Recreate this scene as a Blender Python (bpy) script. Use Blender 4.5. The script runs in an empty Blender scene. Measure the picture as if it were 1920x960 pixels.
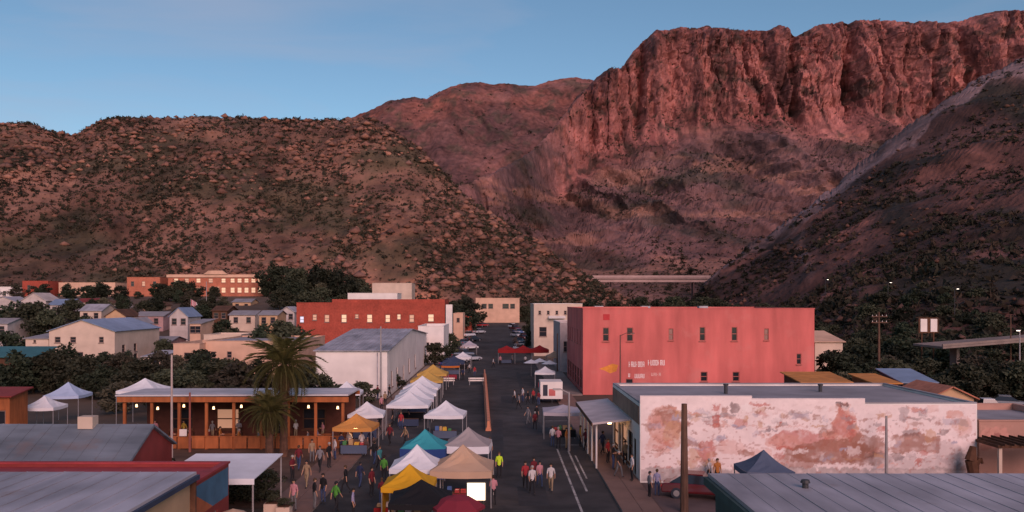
import bpy, bmesh, math, random
import numpy as np
from mathutils import Vector, Matrix, Euler
random.seed(7)
rng = np.random.default_rng(11)
S = bpy.context.scene
C = S.collection
# ------------------------------------------------------------------ camera
F, CX, HY, CH = 1663.0, 935.0, 565.0, 12.0        # focal length in photo pixels, vanishing point, camera height
cd = bpy.data.cameras.new('camera'); cam = bpy.data.objects.new('camera', cd); C.objects.link(cam)
cam.location = (0, 0, CH); cam.rotation_euler = (math.radians(90), 0, 0)
cd.sensor_width = 36; cd.lens = F / 1920 * 36
cd.shift_x = (960 - CX) / 1920; cd.shift_y = (HY - 480) / 1920
cd.clip_start = 0.5; cd.clip_end = 9000
S.camera = cam
# ------------------------------------------------------------------ sky, sun, exposure
SUN_EL, SUN_AZ = math.radians(24), math.radians(163)   # azimuth clockwise from +Y: low behind the camera
w = bpy.data.worlds.new('World'); S.world = w; w.use_nodes = True
nt = w.node_tree; nt.nodes.clear()
sky = nt.nodes.new('ShaderNodeTexSky'); sky.sky_type = 'NISHITA'; sky.sun_disc = False
sky.sun_elevation = SUN_EL; sky.sun_rotation = SUN_AZ; sky.altitude = 900
sky.air_density = 1.0; sky.dust_density = 0.6; sky.ozone_density = 3.0
tint = nt.nodes.new('ShaderNodeMix'); tint.data_type = 'RGBA'; tint.blend_type = 'MULTIPLY'; tint.inputs[0].default_value = 1
tint.inputs[7].default_value = (0.82, 0.86, 0.80, 1)
bg = nt.nodes.new('ShaderNodeBackground'); bg.inputs[1].default_value = 0.06
wo = nt.nodes.new('ShaderNodeOutputWorld')
wt = nt.nodes.new('ShaderNodeTexCoord'); wm = nt.nodes.new('ShaderNodeMapping'); wm.inputs['Scale'].default_value = (1.2, 1.2, 7.0); wm.inputs['Rotation'].default_value = (0.12, 0.1, 0.4)
wn = nt.nodes.new('ShaderNodeTexNoise'); wn.inputs['Scale'].default_value = 2.2; wn.inputs['Detail'].default_value = 7; wn.inputs['Distortion'].default_value = 0.6
wr = nt.nodes.new('ShaderNodeMapRange'); wr.inputs[1].default_value = 0.46; wr.inputs[2].default_value = 0.80; wr.inputs[3].default_value = 0.0; wr.inputs[4].default_value = 0.5
wx = nt.nodes.new('ShaderNodeMix'); wx.data_type = 'RGBA'; wx.inputs[7].default_value = (3.2, 3.3, 4.2, 1)      # thin high cirrus
nt.links.new(wt.outputs['Generated'], wm.inputs[0]); nt.links.new(wm.outputs[0], wn.inputs['Vector']); nt.links.new(wn.outputs[0], wr.inputs[0]); nt.links.new(wr.outputs[0], wx.inputs[0])
nt.links.new(sky.outputs[0], tint.inputs[6]); nt.links.new(tint.outputs[2], wx.inputs[6]); nt.links.new(wx.outputs[2], bg.inputs[0]); nt.links.new(bg.outputs[0], wo.inputs[0])
sd = bpy.data.lights.new('sun', 'SUN'); sun = bpy.data.objects.new('sun', sd); C.objects.link(sun)
sd.energy = 1.4; sd.angle = math.radians(36); sd.color = (1.0, 0.60, 0.55)
sv = Vector((math.sin(SUN_AZ) * math.cos(SUN_EL), math.cos(SUN_AZ) * math.cos(SUN_EL), math.sin(SUN_EL)))
sun.rotation_euler = sv.to_track_quat('Z', 'Y').to_euler()
sun.location = sv * 200
vs = S.view_settings
vs.view_transform = 'Standard'; vs.look = 'None'; vs.gamma = 1; vs.use_curve_mapping = False; vs.exposure = 1.1

# ------------------------------------------------------------------ helpers
def lin(r, g, b):
    f = lambda c: (c / 12.92) if c <= 0.04045 else ((c + 0.055) / 1.055) ** 2.4
    return (f(r / 255), f(g / 255), f(b / 255))
def Xat(px, Y): return (px - CX) * Y / F
def Zat(py, Y): return CH - (py - HY) * Y / F
def gnd(py): return CH * F / (py - HY)
def sstep(a, b, x):
    t = np.clip((np.asarray(x, float) - a) / (b - a), 0, 1); return t * t * (3 - 2 * t)
def street_z(y): return float(np.clip((y - 180) * 0.03, 0, 6))
def ground_z(x, y):
    s = np.clip((np.asarray(y, float) - 180) * 0.03, 0, 6)
    l = sstep(-25, -75, x)
    return s + l * (np.maximum(14 * sstep(150, 340, y), s) - s)
def gz(x, y): return float(ground_z(x, y))

# numpy fractal noise
_perm = rng.random((256, 256))
def vnoise(x, y):
    x = np.asarray(x, float); y = np.asarray(y, float)
    xi = np.floor(x).astype(int); yi = np.floor(y).astype(int)
    fx = x - xi; fy = y - yi; fx = fx * fx * (3 - 2 * fx); fy = fy * fy * (3 - 2 * fy)
    g = lambda a, b: _perm[a & 255, b & 255]
    return (g(xi, yi) * (1 - fx) + g(xi + 1, yi) * fx) * (1 - fy) + (g(xi, yi + 1) * (1 - fx) + g(xi + 1, yi + 1) * fx) * fy
def fbm(x, y, o=5, gain=0.5):
    a, t, s = 1.0, 0.0, 0.0
    x = np.asarray(x, float); y = np.asarray(y, float)
    for i in range(o):
        t = t + a * (vnoise(x + 17.3 * i, y + 9.1 * i) - 0.5) * 2; s += a; a *= gain; x = x * 2.03; y = y * 2.03
    return t / s

# ---- materials
MATS = {}
def mat(name, col, rough=0.85, var=0.18, scale=1.5, bump=0.0, metal=0.0, emit=None, es=0.0, attr=False, streak=None, spec=0.3, trans=0.0, bscale=None, bdist=0.05, patch=None):
    if name in MATS: return MATS[name]
    m = bpy.data.materials.new(name); m.use_nodes = True
    t = m.node_tree; b = t.nodes['Principled BSDF']
    b.inputs['Roughness'].default_value = rough; b.inputs['Metallic'].default_value = metal
    b.inputs['Specular IOR Level'].default_value = spec
    N = t.nodes.new; L = t.links.new
    tc = N('ShaderNodeTexCoord')
    n1 = N('ShaderNodeTexNoise'); n1.inputs['Scale'].default_value = scale; n1.inputs['Detail'].default_value = 6
    src = tc.outputs['Object']
    if streak:
        mp = N('ShaderNodeMapping'); mp.inputs['Scale'].default_value = streak; L(src, mp.inputs[0]); src = mp.outputs[0]
    L(src, n1.inputs['Vector'])
    n2 = N('ShaderNodeTexNoise'); n2.inputs['Scale'].default_value = scale * 0.17; n2.inputs['Detail'].default_value = 3
    L(tc.outputs['Object'], n2.inputs['Vector'])
    add = N('ShaderNodeMath'); add.operation = 'ADD'; L(n1.outputs[0], add.inputs[0]); L(n2.outputs[0], add.inputs[1])
    mr = N('ShaderNodeMapRange'); mr.inputs[1].default_value = 0.65; mr.inputs[2].default_value = 1.35
    mr.inputs[3].default_value = 1 - var * 1.6; mr.inputs[4].default_value = 1 + var
    L(add.outputs[0], mr.inputs[0])
    mx = N('ShaderNodeMix'); mx.data_type = 'RGBA'; mx.blend_type = 'MULTIPLY'; mx.inputs[0].default_value = 1
    if attr:
        at = N('ShaderNodeAttribute'); at.attribute_name = 'Col'; L(at.outputs['Color'], mx.inputs[6])
    else:
        mx.inputs[6].default_value = (*col, 1)
    L(mr.outputs[0], mx.inputs[7]); cout = mx.outputs[2]
    if name.startswith('leaf'):                            # each plant its own green
        oi = N('ShaderNodeObjectInfo'); hv = N('ShaderNodeHueSaturation'); a1 = N('ShaderNodeMapRange'); a1.inputs[3].default_value = 0.62; a1.inputs[4].default_value = 1.7; L(oi.outputs['Random'], a1.inputs[0]); L(a1.outputs[0], hv.inputs['Value'])
        a2 = N('ShaderNodeMapRange'); a2.inputs[3].default_value = 0.46; a2.inputs[4].default_value = 0.51; L(oi.outputs['Random'], a2.inputs[0]); L(a2.outputs[0], hv.inputs['Hue']); hv.inputs['Saturation'].default_value = 0.9; L(cout, hv.inputs['Color']); cout = hv.outputs[0]
    if patch:                                              # worn, faded or rusty patches: (colour, noise scale, coverage threshold, strength)
        n4 = N('ShaderNodeTexNoise'); n4.inputs['Scale'].default_value = patch[1]; n4.inputs['Detail'].default_value = 9; n4.inputs['Roughness'].default_value = 0.65
        L(tc.outputs['Object'], n4.inputs['Vector'])
        m4 = N('ShaderNodeMapRange'); m4.inputs[1].default_value = patch[2]; m4.inputs[2].default_value = patch[2] + 0.12; m4.inputs[4].default_value = patch[3]; L(n4.outputs[0], m4.inputs[0])
        x4 = N('ShaderNodeMix'); x4.data_type = 'RGBA'; x4.inputs[7].default_value = (*patch[0], 1); L(m4.outputs[0], x4.inputs[0]); L(cout, x4.inputs[6]); cout = x4.outputs[2]
    L(cout, b.inputs['Base Color'])
    if bump:
        bp = N('ShaderNodeBump'); bp.inputs['Strength'].default_value = bump; bp.inputs['Distance'].default_value = bdist
        n3 = N('ShaderNodeTexNoise'); n3.inputs['Scale'].default_value = bscale or scale * 6; n3.inputs['Detail'].default_value = 4
        L(tc.outputs['Object'], n3.inputs['Vector']); L(n3.outputs[0], bp.inputs['Height']); L(bp.outputs[0], b.inputs['Normal'])
    if emit:
        b.inputs['Emission Color'].default_value = (*emit, 1); b.inputs['Emission Strength'].default_value = es
    if trans:
        out = t.nodes['Material Output']; tr = N('ShaderNodeBsdfTranslucent'); L(cout, tr.inputs[0])
        ms = N('ShaderNodeMixShader'); ms.inputs[0].default_value = trans
        L(b.outputs[0], ms.inputs[1]); L(tr.outputs[0], ms.inputs[2]); L(ms.outputs[0], out.inputs[0])
    MATS[name] = m
    return m
def glass(name, col, rough=0.12, emit=None, es=0):
    return mat(name, col, rough, 0.1, 0.8, spec=0.6, emit=emit, es=es)

# ---- objects
def tag(o, label=None, cat=None, group=None, kind=None):
    if label: o['label'] = label
    if cat: o['category'] = cat
    if group: o['group'] = group
    if kind: o['kind'] = kind
    return o
def thing(name, label, cat, loc=(0, 0, 0), rz=0, group=None):
    o = bpy.data.objects.new(name, None); C.objects.link(o)
    o.empty_display_size = 0.2; o.location = loc; o.rotation_euler = (0, 0, rz)
    return tag(o, label, cat, group)
def link(name, me, parent=None, loc=(0, 0, 0), rot=(0, 0, 0), sc=None):
    o = bpy.data.objects.new(name, me); C.objects.link(o); o.parent = parent
    o.location = loc; o.rotation_euler = rot
    if sc: o.scale = sc if hasattr(sc, '__len__') else (sc, sc, sc)
    return o
_kids = {}
def copy_tree(o, parent=None):
    c = o.copy(); C.objects.link(c); c.parent = parent
    for k in _kids.get(o.name) or [x for x in o.children]:
        copy_tree(k, c)
    return c
class MB:
    def __init__(s): s.v = []; s.f = []; s.m = []
    def quad(s, a, b, c, d, m=0):
        i = len(s.v); s.v += [tuple(a), tuple(b), tuple(c), tuple(d)]; s.f.append((i, i + 1, i + 2, i + 3)); s.m.append(m)
    def poly(s, pts, m=0):
        i = len(s.v); s.v += [tuple(p) for p in pts]; s.f.append(tuple(range(i, i + len(pts)))); s.m.append(m)
    def box(s, x0, x1, y0, y1, z0, z1, m=0):
        i = len(s.v)
        s.v += [(x0, y0, z0), (x1, y0, z0), (x1, y1, z0), (x0, y1, z0), (x0, y0, z1), (x1, y0, z1), (x1, y1, z1), (x0, y1, z1)]
        for q in ((0, 3, 2, 1), (4, 5, 6, 7), (0, 1, 5, 4), (1, 2, 6, 5), (2, 3, 7, 6), (3, 0, 4, 7)):
            s.f.append(tuple(i + k for k in q)); s.m.append(m)
        return s
    def prism(s, pts, th, m=0):                       # a quad/polygon slab, thickness downwards along its normal
        P = [Vector(p) for p in pts]; n = (P[1] - P[0]).cross(P[2] - P[0]).normalized()
        Q = [p - n * th for p in P]; k = len(P); i = len(s.v)
        s.v += [tuple(p) for p in P] + [tuple(q) for q in Q]
        s.f.append(tuple(i + a for a in range(k))); s.m.append(m)
        s.f.append(tuple(i + k + a for a in reversed(range(k)))); s.m.append(m)
        for a in range(k):
            b = (a + 1) % k; s.f.append((i + a, i + k + a, i + k + b, i + b)); s.m.append(m)
        return s
    def tube(s, p0, p1, r0, r1=None, n=8, m=0, caps=True):
        r1 = r0 if r1 is None else r1
        p0, p1 = Vector(p0), Vector(p1); d = (p1 - p0).normalized()
        a = d.cross(Vector((0, 0, 1)));
        if a.length < 1e-4: a = Vector((1, 0, 0))
        a.normalize(); b = d.cross(a); i = len(s.v)
        for p, r in ((p0, r0), (p1, r1)):
            for k in range(n):
                t = 2 * math.pi * k / n; s.v.append(tuple(p + a * (r * math.cos(t)) + b * (r * math.sin(t))))
        for k in range(n):
            j = (k + 1) % n; s.f.append((i + k, i + j, i + n + j, i + n + k)); s.m.append(m)
        if caps:
            s.f.append(tuple(i + k for k in reversed(range(n)))); s.m.append(m)
            s.f.append(tuple(i + n + k for k in range(n))); s.m.append(m)
        return s
    def path(s, pts, rs, n=8, m=0):
        for a in range(len(pts) - 1): s.tube(pts[a], pts[a + 1], rs[a], rs[a + 1], n, m)
        return s
    def mesh(s, name, mats, smooth=False):
        me = bpy.data.meshes.new(name); me.from_pydata(s.v, [], s.f)
        for q in (mats if isinstance(mats, (list, tuple)) else [mats]): me.materials.append(q)
        if any(s.m): me.polygons.foreach_set('material_index', s.m)
        if smooth: me.polygons.foreach_set('use_smooth', [True] * len(s.f))
        me.update(); return me
    def build(s, name, mats, parent=None, loc=(0, 0, 0), rot=(0, 0, 0), smooth=False):
        return link(name, s.mesh(name, mats, smooth), parent, loc, rot)
def grid_mesh(name, P, mats, col=None, smooth=True, flip=False):
    nu, nv = P.shape[:2]
    me = bpy.data.meshes.new(name)
    idx = np.arange(nu * nv).reshape(nu, nv)
    q = np.stack([idx[:-1, :-1], idx[1:, :-1], idx[1:, 1:], idx[:-1, 1:]], -1).reshape(-1, 4)
    if flip: q = q[:, ::-1]
    me.vertices.add(nu * nv); me.vertices.foreach_set('co', P.reshape(-1).astype(np.float32))
    me.loops.add(q.size); me.loops.foreach_set('vertex_index', q.reshape(-1).astype(np.int32))
    me.polygons.add(len(q)); me.polygons.foreach_set('loop_start', (np.arange(len(q)) * 4).astype(np.int32))
    me.polygons.foreach_set('use_smooth', np.full(len(q), smooth))
    me.update(calc_edges=True)
    if col is not None:
        a = me.color_attributes.new('Col', 'FLOAT_COLOR', 'POINT')
        cc = np.ones((nu * nv, 4), np.float32); cc[:, :3] = col.reshape(-1, 3); a.data.foreach_set('color', cc.reshape(-1))
    me.materials.append(mats); me.validate()
    return me
def tri_mesh(name, V, Fc, mats, col=None):
    me = bpy.data.meshes.new(name); k = Fc.shape[1]
    me.vertices.add(len(V)); me.vertices.foreach_set('co', V.reshape(-1).astype(np.float32))
    me.loops.add(Fc.size); me.loops.foreach_set('vertex_index', Fc.reshape(-1).astype(np.int32))
    me.polygons.add(len(Fc)); me.polygons.foreach_set('loop_start', (np.arange(len(Fc)) * k).astype(np.int32))
    me.update(calc_edges=True)
    if col is not None:
        a = me.color_attributes.new('Col', 'FLOAT_COLOR', 'POINT')
        cc = np.ones((len(V), 4), np.float32); cc[:, :3] = col; a.data.foreach_set('color', cc.reshape(-1))
    me.materials.append(mats); return me

# ------------------------------------------------------------------ materials in use
M_ground = mat('dry_ground', (0.11, 0.075, 0.055), 0.95, 0.35, 0.12, bump=0.3, bscale=3)
M_asphalt = mat('asphalt', (0.050, 0.045, 0.045), 0.9, 0.45, 0.5, bump=0.2, bscale=20, patch=((0.085, 0.07, 0.062), 0.18, 0.56, 0.6))
M_conc = mat('concrete', (0.24, 0.185, 0.165), 0.9, 0.2, 0.8, bump=0.1)
M_walk = mat('paving_slab', (0.21, 0.125, 0.10), 0.9, 0.2, 0.6, bump=0.1)
M_paint = mat('road_paint', (0.42, 0.39, 0.37), 0.8, 0.6, 2.5)
M_rock = mat('hill_rock', (1, 1, 1), 0.95, 0.45, 0.11, bump=0.9, bscale=0.35, attr=True, bdist=1.2)
M_cliff = mat('cliff_rock', (1, 1, 1), 0.95, 0.42, 0.06, bump=0.9, bscale=0.09, attr=True, bdist=5)
M_leaf = mat('leaf', (0.05, 0.057, 0.030), 0.8, 0.5, 0.6, trans=0.15)
M_leaf2 = mat('leaf_olive', (0.078, 0.072, 0.042), 0.8, 0.5, 0.6, trans=0.15)
M_leaf3 = mat('leaf_dark', (0.028, 0.040, 0.020), 0.8, 0.5, 0.6, trans=0.15)
M_shrub = mat('shrub_leaf', (0.042, 0.044, 0.022), 0.9, 0.5, 0.02, attr=True)
M_bark = mat('bark', (0.075, 0.05, 0.035), 0.95, 0.35, 4, bump=0.4)
M_pink = mat('pink_stucco', (0.57, 0.142, 0.128), 0.9, 0.20, 0.6, bump=0.2, bscale=6, streak=(1.3, 1, 0.22), patch=((0.56, 0.20, 0.175), 0.22, 0.54, 0.55))
M_white = mat('white_stucco', (0.72, 0.66, 0.62), 0.9, 0.12, 0.5, bump=0.1)
M_dull = mat('dull_white', (0.46, 0.40, 0.38), .9, .2, .7)
M_cream = mat('cream_stucco', (0.58, 0.45, 0.36), 0.9, 0.15, 0.5, bump=0.1)
M_peach = mat('peach_stucco', (0.60, 0.38, 0.27), 0.9, 0.15, 0.5, bump=0.1)
M_tan = mat('tan_stucco', (0.50, 0.32, 0.19), 0.9, 0.15, 0.7, bump=0.15)
M_brick = mat('red_brick', (0.36, 0.07, 0.045), 0.9, 0.22, 2.5, bump=0.2)
M_brick2 = mat('orange_brick', (0.44, 0.15, 0.09), 0.9, 0.2, 2.5, bump=0.2)
M_dred = mat('dark_red_paint', (0.22, 0.035, 0.03), 0.7, 0.2, 1.0)
M_galv = mat('galvanised_sheet', (0.43, 0.40, 0.43), 0.55, 0.34, 0.8, metal=0.25, streak=(1, 0.25, 1), patch=((0.24, 0.15, 0.12), 0.35, 0.60, 0.55))
M_galv2 = mat('weathered_sheet', (0.22, 0.25, 0.29), 0.6, 0.36, 0.8, metal=0.2, streak=(0.25, 1, 1), patch=((0.20, 0.13, 0.11), 0.4, 0.58, 0.5))
M_groof = mat('grey_roofing', (0.27, 0.255, 0.275), 0.9, 0.2, 0.5, bump=0.1)
M_blue = mat('blue_metal', (0.22, 0.28, 0.40), 0.5, 0.15, 0.7, metal=0.2)
M_teal = mat('teal_metal', (0.04, 0.13, 0.14), 0.6, 0.15, 0.7)
M_trim = mat('white_trim', (0.70, 0.64, 0.60), 0.7, 0.1, 2)
M_sash = mat('window_sash', (0.22, 0.15, 0.13), .8, .15, 2)
M_dtrim = mat('dark_trim', (0.03, 0.035, 0.05), 0.7, 0.15, 2)
M_btrim = mat('navy_trim', (0.035, 0.05, 0.09), 0.6, 0.15, 2)
M_wood = mat('orange_wood', (0.34, 0.105, 0.035), 0.8, 0.3, 3, streak=(1, 1, 0.2))
M_dwood = mat('dark_wood', (0.10, 0.045, 0.025), 0.85, 0.3, 3)
M_pole = mat('pole_wood', (0.12, 0.065, 0.045), 0.9, 0.35, 4, streak=(4, 4, 0.4))
M_steel = mat('pole_steel', (0.34, 0.31, 0.31), 0.6, 0.15, 3, metal=0.4)
M_dsteel = mat('dark_steel', (0.05, 0.05, 0.055), 0.6, 0.15, 3, metal=0.3)
M_glass = glass('dark_glass', (0.02, 0.022, 0.028))
M_glow = glass('glowing_glass', (0.5, 0.35, 0.25), 0.3, (1.0, 0.56, 0.34), 0.34)  # pale pane with a weak warm emission
M_glow2 = glass('dim_glowing_glass', (0.45, 0.28, 0.2), 0.3, (1.0, 0.5, 0.3), 0.16)  # same warm pane, emission about halved
M_bulb = mat('lit_bulb', (0.9, 0.7, 0.5), 0.4, 0, emit=(1.0, 0.58, 0.28), es=2)
M_lamp = mat('lit_lamp', (0.9, 0.85, 0.8), 0.4, 0, emit=(1.0, 0.86, 0.72), es=6)
M_lantern = mat('lit_panel', (0.9, 0.85, 0.7), 0.4, 0, emit=(1.0, 0.80, 0.52), es=0.75)
def cloth(name, col): return mat('cloth_' + name, col, 0.85, 0.1, 0.8, trans=0.22)
CL = {'white': cloth('white', (0.84, 0.84, 0.88)), 'teal': cloth('teal', (0.05, 0.36, 0.42)), 'blue': cloth('blue', (0.03, 0.07, 0.24)),
      'yellow': cloth('yellow', (0.72, 0.38, 0.02)), 'mustard': cloth('mustard', (0.62, 0.38, 0.10)), 'black': cloth('black', (0.012, 0.012, 0.015)),
      'beige': cloth('beige', (0.55, 0.38, 0.27)), 'grey': cloth('grey', (0.40, 0.35, 0.35)), 'red': cloth('red', (0.34, 0.02, 0.022)),
      'maroon': cloth('maroon', (0.26, 0.03, 0.05)), 'amber': cloth('amber', (0.60, 0.28, 0.08)), 'paleblue': cloth('paleblue', (0.48, 0.58, 0.78)),
      'slate': cloth('slate', (0.10, 0.13, 0.20)), 'navy': cloth('navy', (0.05, 0.07, 0.13)), 'orange': cloth('orange', (0.55, 0.16, 0.03)), 'lavender': cloth('lavender', (0.50, 0.46, 0.52))}

# ================================================================== TERRAIN
def axis(*segs):
    a = []
    for (x0, x1, n) in segs: a += list(np.linspace(x0, x1, n, endpoint=False))
    return np.array(a + [segs[-1][1]])
gx = axis((-3000, -300, 12), (-300, -100, 20), (-100, -20, 32), (-20, 60, 2), (60, 300, 8), (300, 3000, 10))
gy = axis((-300, 100, 4), (100, 180, 10), (180, 380, 40), (380, 3000, 16))
GX, GY = np.meshgrid(gx, gy, indexing='ij')
P = np.stack([GX, GY, ground_z(GX, GY) - 0.01], -1)
tag(link('ground', grid_mesh('ground', P, M_ground)), kind='structure')

def lerp_pts(pts, px):
    a = np.array(pts, float); return [np.interp(px, a[:, 0], a[:, k]) for k in range(1, a.shape[1])]
def hill(name, ridge, base, prof, nu, disp, color, material, jag=1.0, smooth=False):
    """ridge: (px, py, Y) crest points; base: (px, Y, z) foot points; prof: (v, horizontal share, height share)"""
    p0, p1 = ridge[0][0], ridge[-1][0]
    px = np.linspace(p0, p1, nu)
    py, RY = lerp_pts(ridge, px); RZ = CH + (HY - py) * RY / F; RX = (px - CX) * RY / F
    BY, BZ = lerp_pts(base, px); BX = (px - CX) * BY / F
    jz = jag * fbm(px * 0.05, px * 0 + 3, 4) + 0.4 * jag * fbm(px * 0.3, px * 0 + 7, 2)
    v = np.array(prof)
    nv = int(v[-1, 0]); vv = np.arange(nv + 1)
    hs = np.interp(vv, v[:, 0], v[:, 1]); zs = np.interp(vv, v[:, 0], v[:, 2])
    X = BX[:, None] + (RX - BX)[:, None] * hs; Y = BY[:, None] + (RY - BY)[:, None] * hs
    Z = BZ[:, None] + (RZ - BZ)[:, None] * zs + jz[:, None] * np.clip((hs - 0.93) * 15, 0, 1)
    dx, dy, dz = disp(px[:, None] + 0 * hs, vv[None, :] / nv + 0 * X, hs[None, :] + 0 * X, zs[None, :] + 0 * X, X, Y, Z)
    P = np.stack([X + dx, Y + dy, Z + dz], -1)
    col = color(px[:, None] + 0 * hs, hs[None, :] + 0 * X, zs[None, :] + 0 * X, P)
    o = link(name, grid_mesh(name, P, material, np.clip(col, 0.004, 0.9), smooth))
    tag(o, kind='structure')
    return o, P
def mixc(a, b, t): return np.asarray(a)[None, None] * (1 - t[..., None]) + np.asarray(b)[None, None] * t[..., None] if np.ndim(a) == 1 else a * (1 - t[..., None]) + np.asarray(b) * t[..., None]

# -- low scrub hill behind the town (left)
R_left = [(-420, 250, 470), (-60, 228, 500), (0, 229, 505), (50, 232, 505), (100, 246, 510), (140, 256, 515), (165, 240, 515), (195, 226, 520), (230, 221, 520), (300, 223, 520), (400, 221, 520), (480, 224, 520), (560, 228, 520), (640, 226, 520), (700, 226, 515), (740, 246, 508),
          (780, 278, 498), (830, 322, 482), (880, 372, 468), (940, 414, 450), (1000, 450, 432), (1080, 505, 410), (1150, 548, 392), (1200, 580, 380)]
B_left = [(-420, 330, 13.5), (300, 350, 13.5), (560, 352, 12), (760, 340, 6), (900, 335, 4.5), (1050, 350, 4.8), (1200, 372, 5.5)]
def d_left(px, v, h, z, X, Y, Z):
    fade = np.clip(z * 4, 0, 1) * np.clip((1.03 - h) * 6 + 0.12, 0.12, 1)
    g = fbm(X * 0.018 + 4, Y * 0.018, 5); r = 1 - np.abs(fbm(X * 0.013, Y * 0.006 + 5, 3)) * 2
    n = fbm(X * 0.09, Z * 0.09 + Y * 0.05, 4)
    return fade * 1.5 * n, fade * (-9 * g - 7 * r * 0.6 - 3 * n), fade * (2.5 * g + 1.6 * n)
def c_left(px, h, z, P):
    X, Y, Z = P[..., 0], P[..., 1], P[..., 2]
    n = fbm(X * 0.04, Z * 0.06 + Y * 0.02, 5)
    c = mixc((0.125, 0.064, 0.048), (0.24, 0.122, 0.088), np.clip(0.5 + n * 1.1, 0, 1))
    rocky = np.clip((fbm(X * 0.025 + 30, Z * 0.05, 4) - 0.12) * 5, 0, 1) * np.clip((px - 600) / 120, 0, 1)
    c = mixc(c, (0.34, 0.15, 0.095), rocky)
    c = mixc(c, (0.05, 0.044, 0.026), np.clip((fbm(X * 0.03 + 60, Z * 0.06 + 9, 4) + 0.04) * 2.4, 0, 0.8))
    return c
prof_left = [(0, 0, 0), (20, 0.13, 0.06), (60, 0.48, 0.42), (105, 0.84, 0.85), (122, 0.95, 0.97), (130, 1.0, 1.0), (140, 1.1, 0.98), (150, 1.4, 0.8), (156, 1.8, 0.3)]
hl, P_left = hill('hill', R_left, B_left, prof_left, 460, d_left, c_left, M_rock, 1.3)

# -- red ridge behind it
R_mid = [(480, 290, 1700), (560, 250, 1700), (640, 224, 1700), (690, 209, 1700), (730, 190, 1710), (765, 184, 1710), (800, 188, 1720), (818, 176, 1730), (845, 163, 1740), (875, 154, 1750), (930, 158, 1760), (1005, 161, 1780), (1030, 152, 1790), (1065, 145, 1800), (1110, 149, 1800), (1145, 165, 1800), (1250, 200, 1790)]
B_mid = [(480, 1050, 5), (900, 1080, 5), (1250, 1150, 5)]
def d_mid(px, v, h, z, X, Y, Z):
    fade = np.clip(z * 4, 0, 1) * np.clip((1.02 - h) * 6 + 0.1, 0.1, 1)
    r = 1 - np.abs(fbm(X * 0.009 + Y * 0.004, 3 + Y * 0.002, 4)) * 2
    n = fbm(X * 0.03, Z * 0.03, 5)
    return fade * 4 * n, fade * (-34 * r - 10 * n), fade * (7 * n)
def c_mid(px, h, z, P):
    X, Z = P[..., 0], P[..., 2]
    n = fbm(X * 0.02, Z * 0.02, 6)
    c = mixc((0.105, 0.052, 0.052), (0.185, 0.085, 0.077), np.clip(0.5 + n * 1.3, 0, 1))
    up = np.clip((z - 0.72) * 5, 0, 1) * np.clip(0.6 + 1.6 * fbm(X * 0.02 + 9, Z * 0.03, 4), 0, 1)
    c = mixc(c, (0.24, 0.085, 0.065), up)
    c = mixc(c, (0.07, 0.055, 0.04), np.clip((fbm(X * 0.06 + 60, Z * 0.09 + 9, 4) - 0.08) * 3, 0, 0.7))
    return c
prof_mid = [(0, 0, 0), (30, 0.3, 0.18), (80, 0.7, 0.6), (104, 0.9, 0.86), (114, 0.95, 0.95), (120, 1.0, 1.0), (126, 1.1, 0.96), (132, 1.5, 0.5)]
hmid_, P_mid = hill('hill', R_mid, B_mid, prof_mid, 330, d_mid, c_mid, M_rock, 3.0)

# -- the great cliff
R_cl = [(640, 520, 760), (740, 440, 800), (820, 375, 860), (890, 340, 940), (950, 312, 1040), (1000, 282, 1160), (1035, 245, 1280), (1060, 212, 1360), (1085, 180, 1410), (1110, 154, 1440), (1140, 131, 1450), (1165, 126, 1450), (1180, 106, 1455), (1195, 86, 1460), (1210, 70, 1465), (1230, 59, 1470), (1275, 51, 1480), (1330, 53, 1490), (1400, 56, 1500), (1440, 57, 1500), (1460, 51, 1500), (1480, 54, 1500), (1500, 62, 1500), (1530, 50, 1505), (1560, 42, 1510), (1610, 37, 1515), (1650, 34, 1520),
        (1690, 42, 1525), (1725, 46, 1530), (1760, 43, 1530), (1800, 39, 1530), (1840, 33, 1530), (1870, 24, 1530), (1900, 20, 1530), (1960, 20, 1530), (2100, 10, 1520), (2320, -10, 1500)]
B_cl = [(640, 600, 4), (820, 610, 4), (1000, 640, 4), (1200, 650, 4), (1340, 660, 4), (1600, 700, 4), (2320, 720, 4)]
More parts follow.
